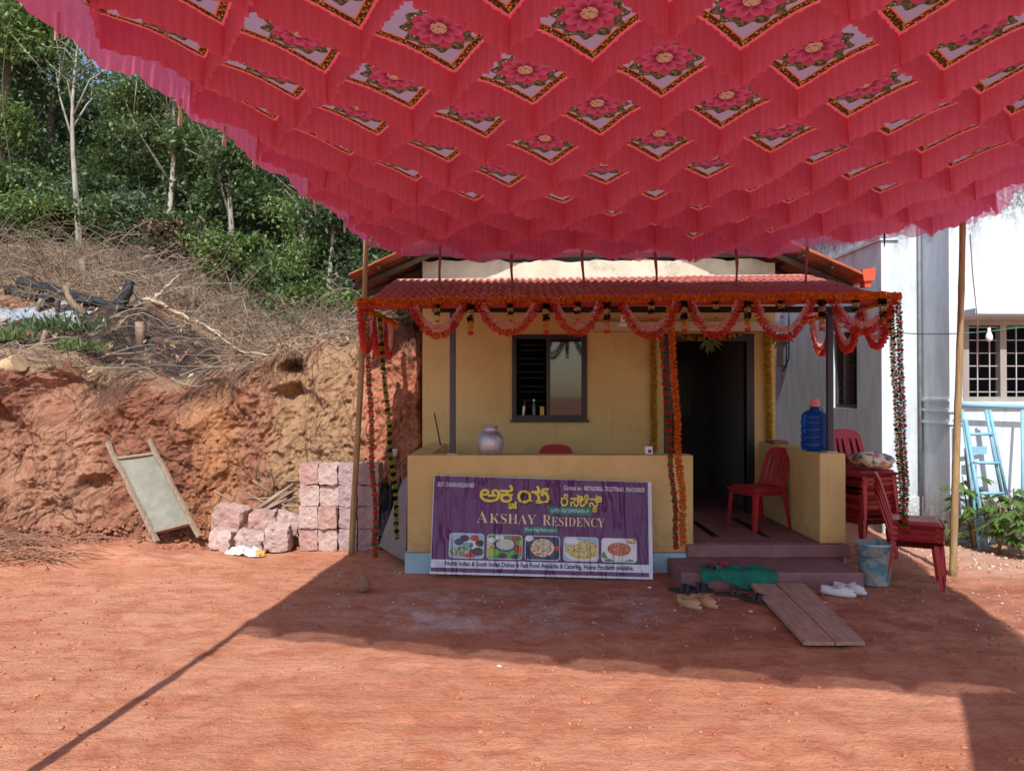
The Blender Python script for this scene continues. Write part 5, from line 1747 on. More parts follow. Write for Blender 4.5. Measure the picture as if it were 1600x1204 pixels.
# ------------------------------------------------------------------ firewood, litter, slab, tarpaulin
STICK = mat('dry_stick', lin(142, 116, 94), .9, .25, 6, bmp=.3)
BARK = mat('fibrous_palm_wood', lin(146, 124, 106), .95, .3, 6, bmp=.8, bscale=26, bdist=.02, stretch=(1, 1, 1), stain=lin(84, 70, 60), stain_scale=9)
g = B(); a, b_ = P(392, 806, 8.42), P(456, 768, 8.55)
for k in range(16):
    o1 = Vector((R.gauss(0, .035), R.gauss(0, .035), R.gauss(0, .035)))
    o2 = o1 * 1.5 + Vector((R.gauss(0, .02), 0, R.gauss(0, .02)))
    g.tube([a + o1, a.lerp(b_, .5) + (o1 + o2) / 2, b_ + o2 + (b_ - a) * R.uniform(-.05, .08)], [.024, .024, .014], 6)
o = g.obj('palm_stalk', BARK); tag(o, 'frayed grey palm stalk lying on the laterite heap', 'log')
sticks = (((372, 763), (455, 800)), ((395, 750), (430, 770)), ((380, 780), (470, 772)), ((430, 802), (478, 786)), ((444, 790), (480, 797)), ((443, 750), (470, 752)), ((335, 765), (385, 800)), ((410, 790), (475, 778)), ((436, 782), (470, 806)))
for k, (p0, p1) in enumerate(sticks):
    y0 = 8.45 + .03 * (k % 4)
    a = P(p0[0], p0[1], y0); b_ = P(p1[0], p1[1], y0 + .08); md = a.lerp(b_, .5) + Vector((0, 0, R.uniform(-.03, .03)))
    o = B().tube([a, md, b_], [.012, .011, .006], 5).obj('firewood_stick', STICK)
    tag(o, 'dry firewood stick lying between laterite heap and bank', 'stick', 'firewood sticks behind the laterite heap')

def crumple(c, s, seed, m, name, label, cat, n=22):
    V = []
    for i in range(n):
        for j in range(n):
            u, v_ = i / (n - 1) * 2 - 1, j / (n - 1) * 2 - 1
            V.append((u, v_, max(0, 1 - (u * u + v_ * v_) * .8)))
    V = np.array(V); k = seed * 5.1
    V[:, 2] = V[:, 2] * .6 + .5 * np.abs(fbm(V[:, 0] * 2.4 + k, V[:, 1] * 2.4, 0, 4, seed)) * (V[:, 2] > 0)
    V[:, 0] += .15 * fbm(V[:, 0] * 3, V[:, 1] * 3 + k, 2, 3, seed + 1); V[:, 1] += .15 * fbm(V[:, 0] * 3 + k, V[:, 1] * 3, 5, 3, seed + 2)
    V = V * np.array(s) + np.array(c)
    k = np.arange((n - 1) ** 2); q0 = (k // (n - 1)) * n + k % (n - 1)
    o = np_obj(name, V, np.stack([q0, q0 + 1, q0 + 1 + n, q0 + n], 1), m)
    tag(o, label, cat)
    return o
LIT = mat('white_litter', lin(196, 192, 184), .6, .15, 12, bmp=.3, stain=lin(150, 190, 150), stain_at=(.6, .66), stain_scale=14)
crumple((XP(383, 7.85), 7.85, .0), (.17, .09, .10), 3, LIT, 'litter_bag', 'crumpled white plastic litter in front of the laterite heap', 'litter')
crumple((XP(408, 7.84), 7.83, .0), (.05, .05, .06), 4, mat('orange_litter', lin(224, 150, 60), .5), 'litter_scrap', 'small orange wrapper beside the white litter', 'litter')
TARP = mat('black_tarpaulin', lin(44, 44, 48), .45, .2, 8, bmp=.3)
crumple((XP(612, 8.5), 8.45, .05), (.26, .35, .75), 5, TARP, 'tarpaulin', 'crumpled black tarpaulin heap between blocks and house', 'tarpaulin', 34)
CONC = mat('grey_concrete_slab', lin(120, 112, 110), .9, .15, 4, bmp=.4, bscale=30)
g = B(); g.prism([P(592, 852, 7.75), P(634, 876, 7.25), P(637, 742, 7.45), P(628, 752, 7.6)], (.03, .05, .02))
o = g.obj('concrete_slab', CONC); tag(o, 'grey slab leaning on the end of the front parapet', 'slab')
g = B(); g.lathe([(.028, 0), (.034, .08), (.036, .082), (.030, .082), (.025, .01), (0, .008)], n=16)
o = g.obj('white_cup', MATS['white_plastic']); o.location = P(618, 712, 8.98); tag(o, 'white cup lying on the bank behind the house corner', 'cup')

# ------------------------------------------------------------------ coconut, planks, cloth, footwear
g = B(); rows = []
for i in range(11):
    th = pi * i / 10
    rows.append([(sin(th) * cos(2 * pi * j / 16) * .062 * (1 + .06 * sin(3 * 2 * pi * j / 16)), sin(th) * sin(2 * pi * j / 16) * .062, -cos(th) * .066 + (.012 if i > 8 else 0)) for j in range(17)])
g.sheet(rows)
o = g.obj('coconut', mat('brown_coconut_husk', lin(142, 110, 84), .95, .3, 14, bmp=.9, bscale=40, bdist=.01, stain=lin(92, 64, 48), stain_scale=12))
o.location = (XP(568, 6.42), 6.42, gz(XP(568, 6.42), 6.42) + .058); o.rotation_euler = (.3, .4, 0); tag(o, 'brown coconut lying on the shaded earth near the banner', 'coconut')
PLANK = mat('pinkish_plank', lin(168, 132, 112), .85, .28, 5, bmp=.5, bscale=40, stretch=(9, 1, 9), stain=lin(150, 140, 132), stain_at=(.5, .7), stain_scale=2.0)
for (xa, xb, xc, xd, lab, zb) in ((2.00, 2.215, 1.905, 2.105, 'pinkish plank on the ground in front of the step, the one nearer the banner', .0), (2.222, 2.455, 2.112, 2.305, 'pinkish plank on the ground in front of the step, the one nearer the bucket', .004)):
    g = B(); ya, yc = 6.47, 5.03
    pts = [Vector((xa, ya, .055 + zb)), Vector((xb, ya, .052 + zb)), Vector((xd, yc, .030)), Vector((xc, yc, .030))]
    g.prism([p_ - Vector((0, 0, .026)) for p_ in pts], (0, 0, .026))
    o = g.obj('plank', PLANK, bevel=.003); tag(o, lab, 'plank', 'planks before the step')
# green cloth with a red band thrown over the step
def drape(x, t_):
    """t_: 0 back of the tread .. 1 hanging in front of the riser"""
    Ltop = .26; Ltot = .40; s_ = t_ * Ltot
    if s_ < Ltop: return Vector((x, 6.535 + (Ltop - s_), .131))
    q = s_ - Ltop
    return Vector((x, 6.535 - .006 - .012 * q / .14 * 2, .131 - q))
GREENC = mat('green_cloth', lin(24, 110, 92), .9, .15, 8, bmp=.4, bscale=50); REDC = mat('crimson_cloth', lin(176, 40, 66), .9, .15, 8, bmp=.3)
def cloth_patch(b_, outline, mi, lift, n=26):
    """outline(u) -> (x, t0, t1)"""
    gr = []
    for i in range(n):
        u = i / (n - 1); x, t0, t1 = outline(u)
        row = []
        for j in range(12):
            t_ = t0 + (t1 - t0) * j / 11
            p_ = drape(x + .018 * sin(t_ * 9 + u * 3), min(1, max(0, t_)))
            f = float(fbm(np.array([u * 5 + mi * 3]), np.array([t_ * 4]), 0, 3, 7)[0])
            nrm = Vector((0, 0, 1)) if p_.z > .13 else Vector((0, -1, 0))
            row.append(p_ + nrm * (lift + .034 * abs(f)))
        gr.append(row)
    b_.sheet([list(reversed(r)) for r in gr], mi)
g = B()
cloth_patch(g, lambda u: (1.76 + .48 * u, .12 + .2 * u * u, .80 + .22 * min(1, u * 1.8)), 0, .004)
cloth_patch(g, lambda u: (1.60 + .20 * u, .30 + .2 * (1 - u), .72 + .14 * (1 - u)), 0, .006, 14)
cloth_patch(g, lambda u: (1.62 + .28 * u, .02, .22), 0, .008, 14)
cloth_patch(g, lambda u: (1.73 + .17 * u, .36 - .26 * u, .55 - .28 * u), 1, .022, 12)
o = g.obj('green_cloth', [GREENC, REDC]); tag(o, 'green cloth with a crimson band thrown over the front step', 'cloth')

def footwear_clog(m):
    """one clog, toe towards -y, origin at the sole centre"""
    g = B()
    def outline(n=20):
        pts = []
        for k in range(n):
            a = 2 * pi * k / n; s_ = sin(a); c_ = cos(a)
            y = -s_ * .135; w = .050 if s_ > 0 else .040
            pts.append((c_ * w * (1 - .12 * abs(s_) ** 3), y))
        return pts
    ol = outline()
    n = len(ol)
    lo = [(x, y, 0) for x, y in ol]; mi_ = [(x * 1.04, y * 1.02, .022) for x, y in ol]
    def hgt(y):
        f = (-y + .135) / .27
        return .030 + .045 * np.interp(f, [0, .2, .45, .6, .85, 1], [.75, .7, .45, .85, .6, .0])
    up = [(x * .92, y * .95, hgt(y)) for x, y in ol]
    g.add(lo + mi_ + up, [(i, (i + 1) % n, n + (i + 1) % n, n + i) for i in range(n)] + [(n + i, n + (i + 1) % n, 2 * n + (i + 1) % n, 2 * n + i) for i in range(n)] + [tuple(reversed(range(n)))], 0, True)
    # toe cap closes the front half
    cap = [[Vector((x * .92 * q, y * .95 + (1 - q) * .0, hgt(y) + .012 * (1 - q * q))) for q in (1, .5, 0, -.5, -1)] for x, y in [(.046 * sqrt(max(0, 1 - ((yy + .005) / .13) ** 2)) , yy) for yy in (-.128, -.11, -.08, -.05, -.02, .005)]]
    g.sheet(cap)
    g.sheet([list(reversed(r)) for r in cap])
    # inner sole
    g.add([(x * .85, y * .9, .028) for x, y in ol], [tuple(range(n))], 1)
    # heel strap folded forward and vent holes
    g.tube([(.043, .02, .058), (.040, -.02, .078), (.0, -.045, .086), (-.040, -.02, .078), (-.043, .02, .058)], .007, 6, squash=.6)
    for hx, hy in ((-.02, -.085), (.0, -.095), (.02, -.085), (-.025, -.06), (.025, -.06), (0, -.065)):
        g.lathe([(.0045, 0), (.0045, .002)], (hx, hy, hgt(hy) + .011), n=8, mi=2)
    return g.mesh('clog', [m, mat('dark_insole', lin(110, 92, 80), .9), DARK])
def footwear_sandal(m):
    g = B(); n = 22; ol = []
    for k in range(n):
        a = 2 * pi * k / n; s_ = sin(a)
        ol.append((cos(a) * (.046 if s_ > 0 else .038), -s_ * .13))
    g.add([(x, y, 0) for x, y in ol] + [(x * 1.02, y * 1.01, .02) for x, y in ol], [(i, (i + 1) % n, n + (i + 1) % n, n + i) for i in range(n)] + [tuple(range(n, 2 * n)), tuple(reversed(range(n)))])
    for y0, y1, h in ((-.075, -.035, .045), (-.02, .01, .05)):
        gr = [[(.046 * cos(pi * i / 8), yy, .018 + h * sin(pi * i / 8) ** .8) for yy in (y0, y1)] for i in range(9)]
        g.sheet(gr); g.sheet([[(p_[0] * .94, p_[1], p_[2] - .004) for p_ in reversed(r)] for r in gr])
    g.tube([(0, -.075, .06), (.005, -.02, .066), (0, .005, .064)], .006, 6)
    return g.mesh('sandal', [m])
clog_b = footwear_clog(mat('beige_foam', lin(190, 152, 116), .7, .08, 8, bmp=.1)); clog_w = footwear_clog(mat('white_foam', lin(214, 216, 218), .6, .05, 8, bmp=.1))
snd = footwear_sandal(mat('black_rubber', lin(46, 46, 52), .75, .2, 8, bmp=.2)); snd2 = footwear_sandal(mat('dark_brown_leather', lin(58, 46, 46), .7, .2, 8, bmp=.2))
def shoe(me, name, px_, py_, rz, label, group):
    Y = EYE * F / (py_ - HZ); x = XP(px_, Y)
    o = place(me, name, None, (x, Y, gz(x, Y) + .004), (R.uniform(-.03, .03), R.uniform(-.04, .04), rz))
    tag(o, label, name, group)
shoe(clog_b, 'clog', 1076, 942, radians(30), 'beige foam clog, the one nearer the banner', 'pair of beige clogs')
shoe(clog_b, 'clog', 1099, 939, radians(38), 'beige foam clog, the one nearer the planks', 'pair of beige clogs')
shoe(clog_w, 'clog', 1308, 929, radians(62), 'white foam clog in front of its pair, right of the planks', 'pair of white clogs')
shoe(clog_w, 'clog', 1326, 922, radians(50), 'white foam clog behind its pair, near the bucket', 'pair of white clogs')
shoe(snd, 'sandal', 1066, 921, radians(58), 'black rubber sandal at the banner end of the step', 'pair of black sandals')
shoe(snd, 'sandal', 1090, 919, radians(66), 'black rubber sandal touching its pair below the step corner', 'pair of black sandals')
shoe(snd2, 'sandal', 1142, 926, radians(78), 'dark leather sandal lying apart below the green cloth', 'pair of dark leather sandals')
shoe(snd2, 'sandal', 1179, 936, radians(50), 'dark leather sandal lying against the edge of the plank', 'pair of dark leather sandals')
for k, (px_, py_) in enumerate(((1014, 914), (1172, 952), (780, 1036), (1288, 938))):
    Y = EYE * F / (py_ - HZ); x = XP(px_, Y)
    o = B().rbox((0, 0, .004), (.03, .024, .008), .002).obj('paper_scrap', MATS['white_paper']); o.location = (x, Y, gz(x, Y)); o.rotation_euler = (.1, .1, k)
    tag(o, ('white paper scrap by the lower corner of the banner', 'white paper scrap below the plank end', 'white paper scrap on the sunlit earth by the shadow edge', 'white paper scrap near the white clogs')[k], 'paper', 'paper scraps on the ground')

# ------------------------------------------------------------------ string light and ropes
WIREG = mat('green_wire', lin(40, 130, 90), .5)
a, b_ = P(1295, 508, 7.2), P(1640, 505, 7.0)
pts = []
for i in range(25):
    f = i / 24; q = a.lerp(b_, f); q.z -= .09 * sin(pi * f) ; pts.append(q)
wire = B().tube(pts, .0045, 5).obj('light_wire', WIREG); tag(wire, 'thin green wire strung from the porch post across the white wall', 'wire')
q = P(1546, 512, 7.03)
bulb = thing('light_bulb', 'white bulb hanging unlit from the green wire', 'light bulb', q)
g = B(); g.lathe([(.013, 0), (.013, -.035), (.016, -.04)], q, 14); g.obj('socket', MATS['white_plastic'], bulb)
g = B(); g.lathe([(.016, -.04), (.026, -.065), (.030, -.09), (.026, -.112), (.012, -.124), (0, -.126)], q, 18); g.obj('glass', mat('frosted_bulb', (.8, .8, .78), .25, bmp=0), bulb)
o = B().tube([P(1517, 365, 7.02), P(1521, 430, 7.02), P(1528, 500, 7.02), P(1529, 578, 7.02)], .005, 5).obj('rope', mat('brown_rope', lin(120, 96, 84), .9)); tag(o, 'thin rope dangling from the canopy beside the pale pole', 'rope')

# ------------------------------------------------------------------ vegetation
def leaf_quads(C, size, r, droop=.4, aspect=.42):
    """kite-shaped leaves at the points C"""
    n = len(C)
    d = r.randn(n, 3); d[:, 2] -= droop; d /= np.linalg.norm(d, axis=1)[:, None]
    u = r.randn(n, 3); u[:, 2] += 1.0
    w = np.cross(d, u); w /= np.linalg.norm(w, axis=1)[:, None] + 1e-9
    L = (size * (.6 + .8 * r.rand(n)))[:, None]
    nrm = np.cross(w, d)
    V = np.stack([C, C + d * L * .45 + w * L * aspect * .5 + nrm * L * .06, C + d * L, C + d * L * .45 - w * L * aspect * .5 + nrm * L * .06], 1)
    return V.reshape(-1, 3), np.arange(n * 4).reshape(-1, 4)

LEAVES = [leafmat('dark_forest_leaf', (.024, .048, .026), (.130, .190, .095), .30), leafmat('mid_forest_leaf', (.034, .068, .030), (.170, .245, .110), .35), leafmat('bright_forest_leaf', (.055, .110, .034), (.25, .35, .12), .4),
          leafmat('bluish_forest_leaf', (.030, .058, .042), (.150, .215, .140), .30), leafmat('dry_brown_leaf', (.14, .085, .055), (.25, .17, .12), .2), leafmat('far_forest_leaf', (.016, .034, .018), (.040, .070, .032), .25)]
PALEB = mat('pale_tree_bark', lin(158, 154, 140), .9, .2, 3, bmp=.3, bscale=20, stain=lin(96, 94, 80), stain_at=(.5, .7), stain_scale=2.5, stretch=(3, 3, 1))
DARKB = mat('dark_tree_bark', lin(84, 76, 66), .9, .25, 3, bmp=.4, bscale=20, stretch=(3, 3, 1))
TW = mat('grey_twig', lin(150, 140, 128), .9, .2, 6, bmp=.1)

def tree(base, h, r0, label, seed, leafm, nleaf, lsize, crown, group='trees on the slope behind the bank', bark=PALEB, lean=(0, 0), limbs=7, fork=.45, name='forest_tree', spread=1.0):
    """crown: list of (dx, dy, dz, rx, ry, rz) ellipsoids relative to the base; leaves gather in clumps inside them"""
    r = np.random.RandomState(seed); rr = random.Random(seed)
    t = thing(name, label, 'tree', base, group)
    bx, by, bz = base
    n = 9; path = []; rad = []
    for i in range(n):
        f = i / (n - 1)
        path.append(Vector((bx + lean[0] * f * h + .05 * h * .25 * sin(f * 5 + seed), by + lean[1] * f * h + .02 * h * cos(f * 4 + seed), bz - .3 + f * h)))
        rad.append(r0 * (1.15 - .95 * f) + .006)
    g = B(); g.tube(path, rad, 7)
    tips = []
    for k in range(limbs):
        f = fork + (1 - fork) * (k + .5) / limbs
        i = min(n - 2, int(f * (n - 1))); p0 = path[i].lerp(path[i + 1], f * (n - 1) - i)
        c = crown[k % len(crown)]
        tgt = Vector((bx + c[0] + rr.uniform(-.7, .7) * c[3], by + c[1] + rr.uniform(-.7, .7) * c[4], bz + c[2] + rr.uniform(-.5, .6) * c[5]))
        tgt.z = max(tgt.z, p0.z + .35 * (tgt - p0).xy.length + .1)
        md = p0.lerp(tgt, .5) + Vector((rr.uniform(-.15, .15), rr.uniform(-.15, .15), .12))
        rl = r0 * (1.0 - .75 * f) * .6 + .006
        g.tube([p0, md, tgt], [rl, rl * .7, .006], 5)
        tips.append(tgt)
        for q in range(2):
            t2 = md.lerp(tgt, .6) + Vector((rr.uniform(-.6, .6), rr.uniform(-.6, .6), rr.uniform(.1, .7)))
            g.tube([md.lerp(tgt, .3), t2], [rl * .5, .004], 4)
    g.obj('trunk', bark, t)
    if nleaf:
        tot = sum(c[3] * c[4] * c[5] for c in crown)
        CC = []
        for c in crown:
            nl = int(2.0 * nleaf * c[3] * c[4] * c[5] / tot)
            ncl = max(4, int(nl / 95))
            d = r.randn(ncl, 3); d /= np.linalg.norm(d, axis=1)[:, None]
            cl = d * (r.rand(ncl, 1) ** .45) * np.array(c[3:6]) + np.array(c[0:3]) + np.array(base)
            pick = r.randint(0, ncl, nl)
            sg = .17 * min(c[3:6]) * spread * (.6 + .8 * r.rand(ncl)) + .10
            off = r.randn(nl, 3) * sg[pick][:, None] * np.array([1.2, 1.2, .6])
            CC.append(cl[pick] + off)
        C = np.concatenate(CC)
        V, Q = leaf_quads(C, lsize * .72, r)
        np_obj('crown', V, Q, leafm, t)
    return t

def hbase(px_, Y):
    x = XP(px_, Y); return (x, Y, hill_z(x, Y))
def cr(px_, Y, base, items):
    """crown ellipsoids given by photograph position: (px, py, rx px, ry px)"""
    out = []
    for (qx, qy, rx, ry) in items:
        p_ = P(qx, qy, Y)
        out.append((p_.x - base[0], 0.0, p_.z - base[2], rx / F * Y, max(rx, ry) / F * Y * .8, ry / F * Y))
    return out

def ptree(px_, Y, top, r0, label, seed, lm, nleaf, ls, items, **k):
    b_ = hbase(px_, Y)
    h = ZP(top, Y) - b_[2] + .3
    return tree(b_, h, r0, label, seed, LEAVES[lm], nleaf, ls, cr(px_, Y, b_, items), **k)

# trees one can tell apart, nearest row
ptree(118, 14.0, 70, .055, 'thin pale tree with bare forked top against the sky', 1, 1, 500, .12, [(95, 110, 40, 30), (150, 120, 45, 30), (165, 90, 30, 25), (80, 90, 30, 25)], limbs=9, fork=.55)
ptree(82, 16.0, 60, .10, 'dark double trunk tree behind the charred log', 2, 0, 3200, .15, [(45, 130, 50, 35), (110, 260, 50, 50), (20, 60, 60, 50)], bark=DARKB)
ptree(8, 15.2, -60, .11, 'leafy bright green tree at the picture edge', 3, 2, 4600, .16, [(30, 60, 90, 50), (0, 210, 60, 60), (60, 20, 80, 40), (20, 300, 50, 40)], bark=DARKB)
ptree(264, 13.7, 120, .058, 'pale forked tree with a leafless side branch near the canopy rim', 4, 1, 2600, .13, [(215, 150, 45, 35), (290, 210, 30, 30), (230, 200, 30, 25)], limbs=8)
ptree(195, 15.6, 110, .08, 'bushy mid green tree left of the pale forked tree', 5, 1, 4600, .14, [(205, 200, 45, 40), (200, 280, 55, 50), (160, 330, 45, 35)], bark=DARKB)
ptree(322, 15.0, 150, .07, 'slender tree with bright drooping sprays under the canopy rim', 6, 2, 4600, .15, [(300, 200, 45, 45), (330, 270, 50, 45), (300, 330, 45, 35)])
ptree(362, 13.5, 200, .06, 'leafy tree with a pale mottled trunk behind the brush', 7, 1, 3000, .13, [(360, 240, 45, 40), (395, 300, 35, 30), (335, 290, 30, 30)])
ptree(420, 14.8, 200, .08, 'dark leafy tree draped with hanging creepers', 8, 0, 4600, .14, [(420, 280, 50, 60), (450, 350, 45, 45), (400, 390, 40, 35)], bark=DARKB)
ptree(474, 13.0, 270, .12, 'thick pale trunk clad in climbing leaves', 9, 2, 2600, .11, [(475, 400, 16, 75), (490, 440, 40, 25), (470, 330, 35, 30)], limbs=4)
ptree(513, 12.7, 310, .05, 'thin pale bent trunk standing clear of the dark forest', 10, 0, 1500, .13, [(525, 340, 35, 25), (500, 330, 30, 20)], limbs=4, lean=(.02, 0), fork=.7)
ptree(560, 14.2, 300, .09, 'dark tree behind the brown pole', 11, 0, 5200, .14, [(560, 360, 45, 60), (590, 420, 45, 40), (540, 440, 40, 40)], bark=DARKB)
ptree(612, 14.0, 300, .09, 'glossy leaved tree behind the tiled eave', 12, 3, 4200, .17, [(610, 370, 50, 45), (640, 420, 40, 40), (590, 400, 30, 30)], bark=DARKB)
# forest mass behind them
k = 0
for px_ in range(-140, 760, 56):
    k += 1
    Y = 19 + 2.2 * ((k * 37) % 10) / 10
    top = -40 + R.uniform(-30, 40)
    if 20 < px_ < 240: top = 210 + R.uniform(-20, 50)
    if 300 < px_ < 360: top = 250
    ptree(px_, Y, top, .13, 'dense tree of the dark forest row behind the nearest trees', 100 + k, (0, 3, 0, 1)[k % 4], 5200, .20,
          [(px_ + R.uniform(-20, 20), max(top, -20) + 70, 62, 60), (px_ + R.uniform(-25, 25), max(top, -20) + 190, 60, 70), (px_ + R.uniform(-20, 20), 370 + R.uniform(-20, 40), 60, 60)], group='dark forest row', bark=DARKB, limbs=5)
for px_ in range(-160, 800, 95):
    k += 1
    Y = 26 + 2.0 * ((k * 53) % 10) / 10
    top = 20 + R.uniform(-40, 60)
    if 20 < px_ < 240: top = 270 + R.uniform(-20, 40)
    if 290 < px_ < 360: top = 300
    ptree(px_, Y, top, .2, 'distant tree closing the forest on the hilltop', 200 + k, 5, 5600, .30,
          [(px_, max(top, -20) + 80, 80, 70), (px_ + R.uniform(-25, 25), max(top, 0) + 220, 80, 90), (px_, 400, 80, 70)], group='far forest row', bark=DARKB, limbs=4)

# undergrowth that closes the foot of the forest
def shrub(px_, Y, hpx, wpx, label, seed, lm, n, ls, group='shrubs along the forest edge'):
    b_ = hbase(px_, Y); r = np.random.RandomState(seed); rr = random.Random(seed)
    t = thing('shrub', label, 'shrub', b_, group)
    g = B(); h = hpx / F * Y; w = wpx / F * Y
    for q in range(9):
        e = Vector(b_) + Vector((rr.uniform(-.5, .5) * w, rr.uniform(-.3, .3) * w, h * rr.uniform(.5, .95)))
        g.tube([Vector(b_) - Vector((0, 0, .1)), Vector(b_).lerp(e, .5) + Vector((rr.uniform(-.1, .1) * w, 0, .1 * h)), e], [.016, .012, .004], 4)
    g.obj('stem', STICK, t)
    ncl = max(6, n // 45)
    cl = np.stack([r.randn(ncl) * w * .28, r.randn(ncl) * w * .22, h * (.15 + .8 * r.rand(ncl) ** .8)], -1) + np.array(b_)
    n = int(n * 1.4); C = cl[r.randint(0, ncl, n)] + r.randn(n, 3) * .10 * np.array([1.3, 1.3, .7])
    V, Q = leaf_quads(C, ls * .85, r)
    np_obj('foliage', V, Q, LEAVES[lm], t)
    return t
LOWS = ((-20, 14.2, 1), (55, 14.0, 2), (120, 14.6, 0), (175, 14.0, 1), (215, 14.5, 3), (285, 13.7, 0), (345, 13.4, 2), (430, 13.0, 1), (500, 13.1, 0), (570, 12.9, 3))
for q, (px_, Y, lm) in enumerate(LOWS):
    shrub(px_, Y, 85, 85, 'low leafy shrub where dry brush meets forest, %s from the picture edge' % ['first', 'second', 'third', 'fourth', 'fifth', 'sixth', 'seventh', 'eighth', 'ninth', 'tenth'][q], 340 + q, lm, 1700, .12, 'low shrubs at the foot of the forest')
for q, (px_, Y, hpx, wpx, lm, n, lab) in enumerate(((20, 14.6, 120, 110, 1, 2200, 'broad green shrub at the picture edge above the charred log'), (150, 14.9, 100, 90, 0, 2000, 'dark shrub between the two pale trunks'), (235, 14.2, 90, 90, 3, 2000, 'bluish shrub above the brush heap'),
        (262, 13.5, 75, 70, 4, 1500, 'withered brown leaved shrub in front of the forest'), (330, 13.9, 80, 70, 1, 1800, 'leafy shrub beside the mottled trunk'), (405, 13.7, 90, 70, 2, 1500, 'bright young shrub among the creepers'), (440, 13.4, 100, 70, 0, 2400, 'dark dense shrub under the creepers'),
        (480, 12.6, 45, 50, 2, 900, 'bright green shrub at the foot of the leaf clad trunk'), (535, 13.0, 100, 70, 0, 2400, 'dark shrub beside the thin bent trunk'), (595, 13.2, 120, 80, 1, 2600, 'green shrub behind the tiled eave'), (545, 12.4, 40, 40, 2, 600, 'small bright shrub above the bank by the flower strands'),
        (300, 14.3, 110, 80, 0, 2200, 'dark shrub below the slender tree'), (90, 14.4, 90, 90, 0, 2000, 'dark shrub at the foot of the double trunk'), (375, 13.9, 90, 60, 3, 1600, 'bluish shrub right of the mottled trunk'))):
    shrub(px_, Y, hpx, wpx, lab, 300 + q, lm, n, .13)
# forest floor growth as one mass
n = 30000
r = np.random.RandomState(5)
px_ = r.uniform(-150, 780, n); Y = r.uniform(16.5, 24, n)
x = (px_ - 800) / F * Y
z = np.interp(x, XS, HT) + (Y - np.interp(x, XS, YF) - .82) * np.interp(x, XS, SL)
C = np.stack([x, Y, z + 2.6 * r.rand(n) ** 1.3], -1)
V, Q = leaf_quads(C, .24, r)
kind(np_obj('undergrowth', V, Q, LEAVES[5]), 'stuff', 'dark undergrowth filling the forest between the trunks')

# ------------------------------------------------------------------ thin stems: lianas, brush, roots
def stem_mass(name, curves, rads, m, label, n=3):
    """curves: (k, s, 3) array of polylines"""
    curves = np.asarray(curves); k, s, _ = curves.shape
    tg = np.gradient(curves, axis=1); tg /= np.linalg.norm(tg, axis=2)[..., None] + 1e-9
    ref = np.zeros_like(tg); ref[..., 0] = .3; ref[..., 1] = 1.0; ref[..., 2] = .2
    a = np.cross(tg, ref); a /= np.linalg.norm(a, axis=2)[..., None] + 1e-9
    b_ = np.cross(tg, a)
    f = np.linspace(1, .35, s)[None, :, None]
    rad = np.asarray(rads)[:, None, None] * f
    ring = [curves + (a * cos(2 * pi * j / n) + b_ * sin(2 * pi * j / n)) * rad for j in range(n)]
    V = np.stack(ring, 2).reshape(-1, 3)
    idx = np.arange(k * s * n).reshape(k, s, n)
    Q = []
    for j in range(n):
        q = (j + 1) % n
        Q.append(np.stack([idx[:, :-1, j], idx[:, :-1, q], idx[:, 1:, q], idx[:, 1:, j]], -1).reshape(-1, 4))
    o = np_obj(name, V, np.concatenate(Q), m, smooth=True)
    kind(o, 'stuff', label)
    return o
def twigmat(name, a, b_):
    m, p = newmat(name); c = mix(island(), a, b_); c = mix(noise(worldpos(), 30, 3) * .4, c, tuple(q * .5 for q in a)); setin(p, 'Base Color', c); setin(p, 'Roughness', .9); return m
TWIG = twigmat('dry_twig', lin(176, 158, 138), lin(116, 92, 76)); TWIGD = twigmat('root_fibre', lin(128, 96, 78), lin(84, 62, 52)); LIAN = twigmat('liana', lin(150, 140, 118), lin(92, 86, 70))

r = np.random.RandomState(8); CU = []; RA = []
for q in range(46):
    px_ = r.uniform(-20, 640); Y = r.uniform(14.2, 17.5); b_ = hbase(px_, Y); h = r.uniform(1.0, 5.0); s = np.linspace(0, 1, 9)
    CU.append(np.stack([b_[0] + .35 * np.sin(s * r.uniform(1, 5) + r.rand() * 6) * s + r.uniform(-.5, .5) * s, b_[1] + .2 * np.sin(s * 4 + r.rand() * 6), b_[2] + h * s], -1)); RA.append(r.uniform(.006, .020))
stem_mass('lianas', CU, RA, LIAN, 'thin pale stems and creepers rising through the forest edge')

def brush(n, xr, yr, lr, rr_, rise, seed, dens=None):
    r = np.random.RandomState(seed); CU = []; RA = []
    while len(CU) < n:
        x = r.uniform(*xr); y = r.uniform(*yr)
        if y < np.interp(x, XS, YF) + .75: continue
        if dens and r.rand() > dens(x, y): continue
        z = hill_z(x, y); L = r.uniform(*lr) ** 1.0; an = r.rand() * 2 * pi; el = r.uniform(*rise)
        s = np.linspace(0, 1, 5)
        d = np.array([cos(an) * cos(el), sin(an) * cos(el), sin(el)])
        bend = r.randn(3) * .28 * L
        p_ = np.array([x, y, z + r.rand() * .06])[None] + d[None] * (s * L)[:, None] + bend[None] * (s * (1 - s))[:, None] * 2.0
        p_[:, 2] -= .25 * L * s ** 2 * abs(cos(el)) * .5
        CU.append(p_); RA.append(r.uniform(*rr_))
    return CU, RA
